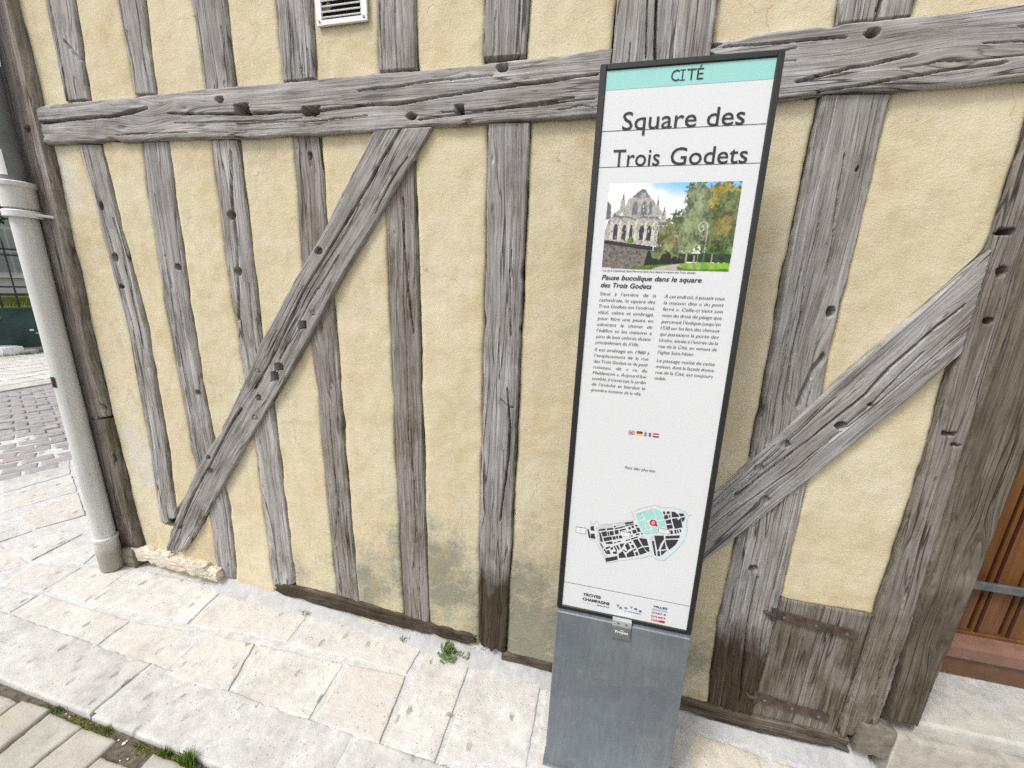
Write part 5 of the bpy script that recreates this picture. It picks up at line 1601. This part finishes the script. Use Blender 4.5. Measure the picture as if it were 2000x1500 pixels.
# town plan ---------------------------------------------------------------------------------------
mz = lambda p: on_sign(1100 + p[0] / 7.143, 970 + p[1] / 7.143)
mp = lambda *ps: [mz(p) for p in ps]
water = [mp((1300, 150), (1400, 165), (1500, 165), (1600, 190), (1700, 250), (1720, 290), (1680, 380), (1700, 480), (1650, 580), (1590, 670), (1480, 760), (1380, 830), (1290, 845), (1310, 880), (1400, 890), (1530, 790), (1640, 690), (1700, 600), (1735, 480), (1720, 380), (1750, 270), (1690, 215), (1600, 172), (1500, 150), (1400, 150)),
         mp((1165, 545), (1205, 545), (1240, 700), (1275, 840), (1225, 830), (1195, 690))]
for w_ in water: flat('map_river', [w_], M['ink_water'], 0.0003)
pale = [mp((455, 420), (495, 420), (510, 600), (560, 760), (625, 850), (590, 855), (530, 740), (480, 600)), mp((500, 410), (690, 385), (695, 430), (510, 445)), mp((735, 375), (850, 360), (850, 400), (735, 420)), mp((1010, 240), (1250, 165), (1250, 180), (1012, 262)),
        mp((1210, 550), (1260, 545), (1275, 605), (1220, 605)), mp((1080, 545), (1120, 540), (1130, 575), (1085, 585))]
flat('map_street', pale, M['ink_pale'], 0.0003)
teal = [mp((1015, 260), (1085, 225), (1120, 300), (1040, 340)), mp((1100, 225), (1250, 185), (1290, 300), (1160, 330)), mp((1258, 165), (1310, 180), (1380, 225), (1385, 255), (1290, 265)), mp((1295, 275), (1390, 265), (1415, 310), (1310, 330)), mp((1050, 355), (1120, 330), (1140, 390), (1070, 420)),
        mp((1130, 325), (1160, 340), (1195, 395), (1150, 390)), mp((1080, 430), (1135, 405), (1160, 455), (1105, 475)), mp((1145, 400), (1200, 405), (1220, 440), (1175, 455)), mp((1230, 425), (1300, 420), (1310, 445), (1250, 450)), mp((1320, 350), (1410, 330), (1430, 420), (1330, 415)),
        mp((1110, 485), (1220, 462), (1235, 520), (1150, 530)), mp((1235, 460), (1315, 450), (1320, 520), (1245, 522))]
flat('map_district', teal, M['ink_mapteal'], 0.0003)
dark = [((378, 420), (425, 408), (435, 480), (385, 470)), ((335, 455), (355, 452), (385, 575), (355, 575)), ((385, 520), (435, 515), (450, 590), (385, 580)), ((490, 460), (590, 445), (592, 470), (495, 482)), ((605, 445), (695, 435), (698, 460), (608, 470)), ((500, 500), (520, 500), (555, 630), (520, 632)),
        ((530, 495), (605, 485), (612, 550), (550, 560)), ((615, 490), (638, 487), (642, 545), (620, 548)), ((645, 485), (700, 478), (708, 535), (652, 545)), ((715, 470), (770, 465), (775, 520), (725, 530)), ((560, 575), (670, 555), (682, 605), (572, 625)), ((585, 640), (685, 625), (690, 660), (600, 662)),
        ((682, 560), (725, 550), (735, 595), (695, 605)), ((735, 548), (760, 545), (770, 588), (745, 592)), ((770, 545), (810, 540), (830, 580), (785, 588)), ((860, 365), (975, 345), (982, 370), (865, 392)), ((865, 400), (985, 380), (985, 392), (868, 415)), ((718, 440), (860, 410), (862, 425), (720, 458)),
        ((705, 410), (730, 405), (732, 425), (708, 428)), ((905, 430), (940, 425), (945, 455), (912, 460)), ((950, 410), (985, 405), (990, 435), (960, 440)), ((1000, 400), (1035, 392), (1040, 412), (1010, 420)), ((780, 465), (870, 445), (875, 465), (790, 480)), ((1015, 435), (1055, 430), (1085, 490), (1040, 495)),
        ((960, 470), (1010, 460), (1030, 505), (975, 520)), ((900, 490), (940, 485), (945, 520), (905, 525)), ((1010, 525), (1065, 512), (1068, 530), (1015, 542)), ((1085, 508), (1105, 503), (1112, 525), (1092, 530)), ((940, 585), (1040, 555), (1048, 568), (950, 602)), ((870, 610), (930, 592), (935, 605), (878, 622)),
        ((945, 545), (968, 538), (970, 555), (948, 560)), ((970, 610), (1035, 590), (1100, 690), (1035, 725)), ((1055, 580), (1165, 590), (1190, 685), (1115, 690)), ((1040, 740), (1110, 705), (1165, 780), (1070, 815)), ((1120, 710), (1195, 700), (1205, 765), (1180, 775)), ((860, 680), (900, 640), (940, 720), (895, 755)),
        ((920, 635), (945, 628), (955, 650), (930, 655)), ((945, 680), (980, 672), (995, 710), (965, 720)), ((975, 735), (1010, 725), (1020, 750), (985, 758)), ((1000, 780), (1035, 768), (1050, 820), (1020, 830)), ((885, 800), (970, 740), (1000, 830), (890, 850)), ((770, 800), (830, 760), (880, 850), (780, 858)),
        ((820, 745), (845, 740), (895, 770), (880, 778)), ((512, 655), (530, 652), (565, 712), (548, 718)), ((585, 715), (650, 690), (655, 710), (600, 738)), ((560, 735), (580, 730), (620, 800), (605, 805)), ((600, 755), (640, 745), (660, 800), (620, 800)), ((655, 720), (690, 700), (700, 730), (670, 745)),
        ((700, 690), (720, 685), (755, 750), (740, 760)), ((735, 680), (760, 675), (790, 735), (770, 745)), ((785, 665), (855, 650), (810, 730)), ((690, 775), (745, 760), (750, 800), (700, 798)), ((585, 860), (755, 828), (762, 880), (600, 912)), ((705, 640), (740, 632), (742, 645), (708, 652)), ((755, 625), (800, 615), (802, 630), (760, 640)),
        ((1390, 210), (1415, 205), (1428, 245), (1400, 248)), ((1440, 210), (1485, 205), (1488, 240), (1445, 242)), ((1405, 262), (1455, 255), (1470, 305), (1415, 320)), ((1470, 255), (1492, 252), (1500, 290), (1480, 298)), ((1510, 208), (1560, 215), (1610, 260), (1620, 285), (1515, 290)), ((1610, 235), (1670, 235), (1700, 265), (1635, 280)),
        ((1640, 295), (1705, 285), (1690, 330), (1665, 360)), ((1515, 310), (1590, 300), (1600, 330), (1640, 300), (1665, 430), (1555, 450)), ((1425, 335), (1500, 315), (1515, 375), (1440, 380)), ((1440, 400), (1520, 388), (1530, 445), (1455, 455)), ((1490, 475), (1525, 470), (1535, 520), (1500, 525)), ((1545, 468), (1575, 463), (1585, 515), (1560, 520)),
        ((1585, 462), (1605, 460), (1615, 512), (1598, 515)), ((1620, 458), (1640, 455), (1650, 490), (1628, 500)), ((1270, 545), (1400, 545), (1410, 590), (1355, 670), (1330, 745), (1310, 745)), ((1425, 550), (1630, 540), (1620, 580), (1430, 590)), ((1425, 605), (1610, 600), (1570, 670), (1480, 745), (1445, 690)), ((1415, 620), (1435, 735), (1360, 740)),
        ((1235, 620), (1265, 615), (1300, 825), (1275, 820)), ((1315, 760), (1345, 758), (1355, 830), (1315, 832)), ((1360, 760), (1455, 748), (1370, 825))]
flat('map_block', [mp(*d) for d in dark], M['ink_dark'], 0.0005)
ln_ = []
outline = [[(990, 215), (1080, 170), (1290, 120)], [(1305, 130), (1400, 155), (1520, 155), (1620, 180), (1710, 220), (1750, 265), (1800, 262)], [(1750, 285), (1720, 360), (1735, 470), (1690, 610), (1560, 770), (1420, 890), (1320, 890), (1260, 855)], [(1240, 850), (1215, 825), (1080, 865), (800, 895), (600, 930), (530, 760), (440, 610), (355, 590)],
           [(480, 345), (495, 400), (690, 380), (980, 330), (1000, 320), (950, 200)], [(380, 330), (395, 390), (435, 385), (470, 340)]]
for pl in outline:
    for a_, b_ in zip(pl[:-1], pl[1:]): ln_.append(seg(mz(a_), mz(b_), 0.0006))
flat('map_outline', ln_, M['ink_grey'], 0.0003)
c0 = mz((1255, 365)); r0 = 0.0093
flat('map_marker', [[(c0[0] + r0 * math.cos(q) * 1.05, c0[1] + r0 * math.sin(q)) for q in np.linspace(0, 6.283, 25)[:-1]], [mz((1270, 400)), mz((1310, 385)), mz((1318, 422))]], M['ink_red'], 0.0008)
for dy_, w_ in ((0.0042, 0.005), (0.0014, 0.010), (-0.0014, 0.009), (-0.0042, 0.005)):
    flat('marker_line', [rect(c0[0] - w_ / 2, c0[1] + dy_ - 0.0006, c0[0] + w_ / 2, c0[1] + dy_ + 0.0006)], M['ink_white'], 0.0010)
for q in (((180, 418), (320, 438), (315, 525), (172, 500)), ((795, 480), (935, 500), (930, 570), (792, 540)), ((1330, 430), (1485, 465), (1480, 530), (1325, 500))):
    pts = mp(*q)
    cx = sum(p[0] for p in pts) / 4; cz = sum(p[1] for p in pts) / 4
    flat('map_tag', [pts], M['ink_grey'], 0.0007)
    flat('map_tag', [[(cx + (p[0] - cx) * 0.92, cz + (p[1] - cz) * 0.85 - 0.0004) for p in pts]], M['ink_white'], 0.0009)
    for k_ in (0.25, -0.2):
        hgt = pts[0][1] - pts[3][1]
        flat('map_tag', [rect(cx - 0.006, cz + k_ * hgt * 0.6 - 0.0006, cx + 0.006, cz + k_ * hgt * 0.6 + 0.0006)], M['ink_pale'], 0.0011)

# printed view of the church behind trees -----------------------------------------------------------
def picture():
    NX, NY = 230, 154
    xs, ys = np.meshgrid((np.arange(NX + 1)) / NX, (np.arange(NY + 1)) / NY)
    I = np.zeros(xs.shape + (3,))
    cl_ = fbm(xs * 4, ys * 5, 901, 5)
    blue = np.array([0.22, 0.55, 0.86]); wht = np.array([0.86, 0.88, 0.90])
    f = np.clip(sstep(0.25, 0.75, cl_ * 0.9 + (0.62 - xs) * 0.9 + ys * 0.5), 0, 1)[..., None]
    I[:] = blue * (1 - f) + wht * f

    def poly(pts, col, tex=0.0, ts=60, seed=1):
        px_ = np.array([p[0] for p in pts]); py_ = np.array([p[1] for p in pts])
        ins = np.zeros(xs.shape, bool)
        j = len(pts) - 1
        for i in range(len(pts)):
            c = ((py_[i] > ys) != (py_[j] > ys)) & (xs < (px_[j] - px_[i]) * (ys - py_[i]) / (py_[j] - py_[i] + 1e-9) + px_[i])
            ins ^= c; j = i
        n = 1 + tex * (fbm(xs * ts, ys * ts * 0.7, seed, 3) - 0.5) * 2
        I[ins] = (np.array(col)[None, None, :] * n[..., None])[ins]
        return ins
    st = (0.42, 0.395, 0.355); sh = (0.15, 0.145, 0.14); dk = (0.045, 0.05, 0.06); gr = (0.17, 0.19, 0.21)
    poly([(.14, .30), (.17, .17), (.24, .15), (.36, .18), (.41, .30), (.43, .42), (.12, .42)], st, .45, 90, 3)
    poly([(.19, .16), (.26, .07), (.29, .07), (.34, .17)], gr, .3, 60, 4)
    for x, y0, y1, w in ((.125, .09, .30, .016), (.268, .06, .16, .008), (.29, .06, .16, .008), (.40, .14, .40, .016), (.455, .245, .45, .016)):
        poly([(x, y0), (x + w * .55, y0 + (y1 - y0) * .45), (x - w * .55, y0 + (y1 - y0) * .45)], sh, .3, 80, 5)
        poly([(x - w, y0 + (y1 - y0) * .45), (x + w, y0 + (y1 - y0) * .45), (x + w * 1.4, y1), (x - w * 1.4, y1)], st, .45, 90, 6)
    poly([(0, .20), (.03, .24), (.04, .40), (0, .42)], sh, .4, 60, 7)
    poly([(.04, .36), (.14, .26), (.15, .30), (.08, .40)], st, .4, 80, 8); poly([(.40, .26), (.47, .38), (.44, .40), (.40, .33)], st, .4, 80, 8)
    for x, w in ((.225, .022), (.295, .024), (.345, .014)):
        poly([(x - w, .36), (x - w, .26), (x - w * .6, .22), (x, .20), (x + w * .6, .22), (x + w, .26), (x + w, .36)], gr, .4, 90, 9)
    poly([(.02, .42), (.06, .36), (.18, .37), (.26, .42), (.28, .38), (.40, .38), (.47, .44), (.50, .70), (.40, .72), (.0, .66), (.0, .55)], st, .5, 100, 10)
    poly([(.06, .365), (.18, .375), (.24, .41), (.24, .425), (.17, .395), (.06, .39)], gr, .4, 120, 11); poly([(.26, .41), (.28, .375), (.40, .38), (.44, .42), (.40, .41), (.29, .40)], gr, .4, 120, 12)
    poly([(.42, .44), (.52, .45), (.53, .48), (.42, .48)], gr, .3, 60, 13)
    for x, w, y0, y1 in ((.085, .018, .46, .65), (.155, .018, .47, .65), (.21, .012, .47, .63), (.295, .019, .47, .65), (.352, .018, .48, .66), (.435, .012, .52, .69)):
        poly([(x - w - .008, y1), (x - w - .008, y0 + .04), (x, y0 - .015), (x + w + .008, y0 + .04), (x + w + .008, y1)], (.58, .54, .46), .2, 90, 14)
        poly([(x - w, y1), (x - w, y0 + .05), (x - w * .5, y0 + .01), (x, y0), (x + w * .5, y0 + .01), (x + w, y0 + .05), (x + w, y1)], dk, .5, 120, 15)
    for x in (.05, .12, .185, .245, .325, .385): poly([(x - .008, .44), (x + .008, .44), (x + .014, .66), (x - .014, .66)], (.62, .58, .50), .4, 120, 16)
    rgp = random.Random(4)
    for _ in range(150):          # buttresses, pinnacles and tracery too small to draw one by one
        x = rgp.uniform(.02, .47); y = rgp.uniform(.20 + abs(x - .27) * .55, .66); w = rgp.uniform(.002, .006); h_ = rgp.uniform(.015, .05)
        poly([(x - w, y + h_), (x, y), (x + w, y + h_)], rgp.choice([(.60, .57, .52), (.10, .10, .10), (.20, .19, .18), (.12, .13, .15)]), .3, 90, 50)
    # enclosure wall
    poly([(0, .655), (.40, .725), (.40, .775), (0, .70)], (.035, .032, .03), .3, 40, 17)
    poly([(0, .70), (.40, .775), (.38, .90), (.36, .96), (.22, 1.0), (0, .99)], (.17, .155, .13), .95, 85, 18)
    poly([(.36, .78), (.52, .76), (.66, .82), (.66, .93), (.50, .94), (.34, .96)], (.022, .024, .02), .4, 30, 19)
    poly([(.20, 1.0), (.36, .95), (.62, .925), (1, .90), (1, 1.01), (.2, 1.01)], (.10, .20, .030), .7, 40, 20)
    poly([(.38, 1.01), (.46, .965), (.60, .925), (.67, .92), (.60, .965), (.62, 1.01)], (.48, .42, .38), .25, 30, 21)
    # trees: soft masks with leafy texture
    def crown(cx, cy, rx, ry, c0_, c1_, seed, wp=0.55):
        d = np.hypot((xs - cx) / rx, (ys - cy) / ry) + (fbm(xs * 16, ys * 12, seed, 3) - 0.5) * wp + (fbm(xs * 70, ys * 40, seed + 2, 3) - 0.5) * 0.9
        m_ = d < 1
        t_ = 0.45 * fbm(xs * 90, ys * 45, seed + 5, 3) + 0.55 * fbm(xs * 14, ys * 8, seed + 6, 3)
        t_ = sstep(0.25, 0.78, t_)[..., None]
        I[m_] = (np.array(c0_) * (1 - t_) + np.array(c1_) * t_)[m_]
    crown(.90, .45, .20, .46, (.030, .045, .018), (.20, .24, .09), 31)
    crown(.86, .16, .15, .13, (.13, .12, .03), (.52, .38, .07), 32, .8)
    crown(.95, .30, .10, .22, (.05, .07, .03), (.24, .27, .10), 36)
    crown(.70, .36, .11, .38, (.055, .075, .040), (.34, .40, .22), 33)
    crown(.62, .58, .15, .26, (.05, .07, .035), (.32, .38, .19), 34)
    crown(.50, .62, .08, .17, (.09, .085, .03), (.36, .36, .16), 35)
    crown(.90, .47, .07, .10, (.09, .09, .03), (.36, .30, .08), 37, .9)
    crown(.88, .76, .13, .10, (.02, .04, .015), (.18, .28, .07), 38)
    crown(.44, .80, .05, .07, (.05, .07, .035), (.25, .30, .15), 39)
    crown(.215, .665, .03, .04, (.06, .12, .03), (.25, .40, .12), 40, .3)
    poly([(.60, .80), (1, .80), (1, .90), (.66, .90)], (.03, .05, .02), .8, 30, 41)
    poly([(.62, .92), (.78, .90), (1, .91), (1, .97), (.70, .985), (.62, .96)], (.24, .44, .04), .5, 30, 42)
    for x, y0, y1, w in ((.665, .80, .95, .005), (.725, .82, .99, .006), (.752, .78, .95, .004), (.86, .80, .94, .005)): poly([(x - w, y0), (x + w, y0), (x + w, y1), (x - w, y1)], (.34, .31, .24), .3, 60, 43)
    pts = [(.795 + .0035, .99), (.795 + .0035, .50)] + [(.765 + .034 * math.cos(q), .50 - .06 * math.sin(q)) for q in np.linspace(0.2, 3.3, 10)] + [(.752 + .018 * math.cos(q), .515 - .03 * math.sin(q)) for q in np.linspace(3.4, 8.0, 12)]
    for (xa, ya), (xb, yb) in zip(pts[:-1], pts[1:]):
        for t_ in np.linspace(0, 1, 30):
            xx, yy = xa + (xb - xa) * t_, ya + (yb - ya) * t_
            m_ = (np.abs(xs - xx) < .0030) & (np.abs(ys - yy) < .004)
            I[m_] = (.52, .58, .56) if yy < .8 else (.10, .30, .30)
    return xs, ys, np.clip(I, 0.005, 0.92)


pxs, pys, pim = picture()
pTL, pTR, pBR, pBL = on_sign(1189, 356.5), on_sign(1449, 356), on_sign(1424.7, 531), on_sign(1176.4, 523.5)
pxa, pxb = (pTL[0] + pBL[0]) / 2, (pTR[0] + pBR[0]) / 2
pza, pzb = (pTL[1] + pTR[1]) / 2, (pBL[1] + pBR[1]) / 2
Vp = np.stack([pxa + (pxb - pxa) * pxs, np.full(pxs.shape, 0.0004), pza + (pzb - pza) * pys], -1).reshape(-1, 3)
colr = np.concatenate([pim.reshape(-1, 3), np.ones((pim.shape[0] * pim.shape[1], 1))], 1)
me = raw_mesh('printed_photograph', Vp, grid_faces(*pxs.shape)[:, ::-1], False, {'ink': ('FLOAT_COLOR', colr)})
link('printed_photograph', me, M['print'], pan)

# ================================================================== SMALL GROWTH AND LITTER
def weed(loc, n, r, seed, name, label, group=None, mat='weed'):
    rg = random.Random(seed)
    V, F = [], []
    t = empty(name, loc, label, 'weed', group)
    sb = MB()
    for k in range(n):
        a = rg.uniform(0, 6.28); el_ = rg.uniform(0.25, 1.35)
        l = r * rg.uniform(0.5, 1.0)
        d = Vector((math.cos(a) * math.cos(el_), math.sin(a) * math.cos(el_), math.sin(el_)))
        tip = d * l
        sb.tube([(0, 0, 0), tuple(tip * 0.6 + Vector((0, 0, 0.004))), tuple(tip)], [0.0012, 0.001, 0.0007], 4)
        side = d.cross(Vector((0, 0, 1))).normalized(); up = side.cross(d).normalized()
        for j in range(5):           # lobed leaf: five rounded leaflets fanned at the tip
            q = (j - 2) * 0.75
            ld = (d * math.cos(q) + side * math.sin(q)).normalized(); lw = ld.cross(up).normalized()
            s_l = rg.uniform(0.0075, 0.012)
            b = len(V)
            V += [tip, tip + ld * s_l * .45 + lw * s_l * .38 + up * .001, tip + ld * s_l * .85 + lw * s_l * .3, tip + ld * s_l * 1.05 - up * .001, tip + ld * s_l * .85 - lw * s_l * .3, tip + ld * s_l * .45 - lw * s_l * .38 + up * .001]
            F.append((b, b + 1, b + 2, b + 3, b + 4, b + 5))
    sb.build('stem', M[mat], t)
    tag(MB().add(V, F).build('leaf', M[mat], t), kind='stuff')
    return t


p = on_ground(884, 1262)
weed((p[0], -0.032, float(ground_z(p[0]))), 55, 0.050, 5, 'leafy_weed', 'small bright green leafy weed growing against the sill beam')
p = on_ground(915, 1270)
weed((p[0], -0.03, float(ground_z(p[0]))), 6, 0.03, 6, 'leafy_weed', 'tiny green seedling just right of the leafy weed')


def tuft(loc, n, h, rad, seed, label, mat='grass', group='grass tufts in the kerb joint'):
    V, F = blades(n, lambda r: (lambda a, q: (math.cos(a) * q, math.sin(a) * q * 0.45, 0))(r.uniform(0, 6.28), rad * math.sqrt(r.random())), h, 0.0014, seed)
    o = MB().add(V, F).build('grass_tuft', M[mat]); o.location = loc
    tag(o, label, 'grass', group)
    return o


for (gx_, gy_), n, h, rd, lab in (((374, 1484), 170, 0.042, 0.032, 'largest bright green grass tuft beside the kerb stone'), ((328, 1472), 70, 0.028, 0.018, 'smaller grass tuft just left of the largest one at the kerb'),
                                  ((215, 1424), 45, 0.018, 0.016, 'short grass tuft at the kerb joint between two setts'), ((118, 1388), 60, 0.016, 0.024, 'olive grass tuft between kerb stone and second sett')):
    p = on_ground(gx_, gy_, -0.02)
    tuft((p[0], min(p[1], -0.604), float(zroad(p[0])) - 0.010), n, h, rd, int(gx_), lab)
p = on_ground(800, 1232)
tuft((p[0], -0.028, float(ground_z(p[0])) - 0.004), 40, 0.03, 0.02, 77, 'thin green grass wisps at the foot of the sill beam', group='grass along the sill beam')
p = on_ground(612, 1182)
tuft((p[0], -0.028, float(ground_z(p[0])) - 0.004), 70, 0.022, 0.035, 78, 'dry straw-coloured grass clump at the left end of the sill beam', mat='dry', group='grass along the sill beam')
# crumbs of dirt and moss along the kerb gutter and the foot of the wall
rg = random.Random(21)
V, F = [], []


def crumb(x, y, z, s):
    b = len(V)
    P_ = [(1, 0, 0), (-1, 0, 0), (0, 1, 0), (0, -1, 0), (0, 0, 1), (0, 0, -1)]
    for p_ in P_: V.append((x + p_[0] * s * rg.uniform(.6, 1.3), y + p_[1] * s * rg.uniform(.6, 1.3), z + p_[2] * s * rg.uniform(.4, .9)))
    for f in ((0, 2, 4), (2, 1, 4), (1, 3, 4), (3, 0, 4), (2, 0, 5), (1, 2, 5), (3, 1, 5), (0, 3, 5)): F.append(tuple(b + k for k in f))


for _ in range(1500):
    x = rg.uniform(-2.3, -0.2); y = -0.601 - abs(rg.gauss(0, 0.012))
    if fbm(np.array(x * 7), np.array(0.0), 5, 2) > 0.42: crumb(x, y, float(zroad(x)) - 0.010, rg.uniform(0.002, 0.006))
o = MB().add(V, F).build('moss_crumbs', M['moss']); tag(o, 'olive moss and crumbs along the kerb gutter', 'moss', kind='stuff')
V, F = [], []
for _ in range(420):
    x = rg.uniform(-1.72, -0.10); y = -0.020 - abs(rg.gauss(0, 0.004))
    if fbm(np.array(x * 6), np.array(3.0), 9, 2) > 0.46: crumb(x, y, float(np.interp(x, fx, ftop)) - 0.004 - (-0.022 - y) * 0.35, rg.uniform(0.001, 0.0032))
o = MB().add(V, F).build('wall_foot_dirt', M['dirt']); tag(o, 'dark soil crumbs along the foot of the wall', 'dirt', kind='stuff')
V, F = [], []
for px_, py_, s in ((243, 1453, .008), (232, 1447, .003), (248, 1449, .003), (235, 1487, .003), (250, 1484, .003), (130, 1396, .003), (137, 1401, .003), (240, 1078, .005)):
    p = on_ground(px_, py_, -0.02 if py_ > 1200 else 0.0); crumb(p[0], p[1], p[2] + 0.004, s)
o = MB().add(V, F).build('white_grit', M['white_paint']); tag(o, 'white grit flecks scattered between setts and kerb', 'grit', kind='stuff')
p = on_ground(876, 1398)
lf = MB().add([(-0.010, 0, 0.003), (-0.004, 0.007, 0.005), (0.006, 0.006, 0.003), (0.012, 0, 0.004), (0.005, -0.006, 0.006), (-0.005, -0.006, 0.004)], [(0, 5, 4, 3, 2, 1)]).build('fallen_leaf', M['dry'])
lf.location = (p[0], p[1], float(ground_z(p[0])) + 0.004); tag(lf, 'small yellowed fallen leaf on the pale slab in front of the weed', 'leaf')
print('objects', len(bpy.data.objects))
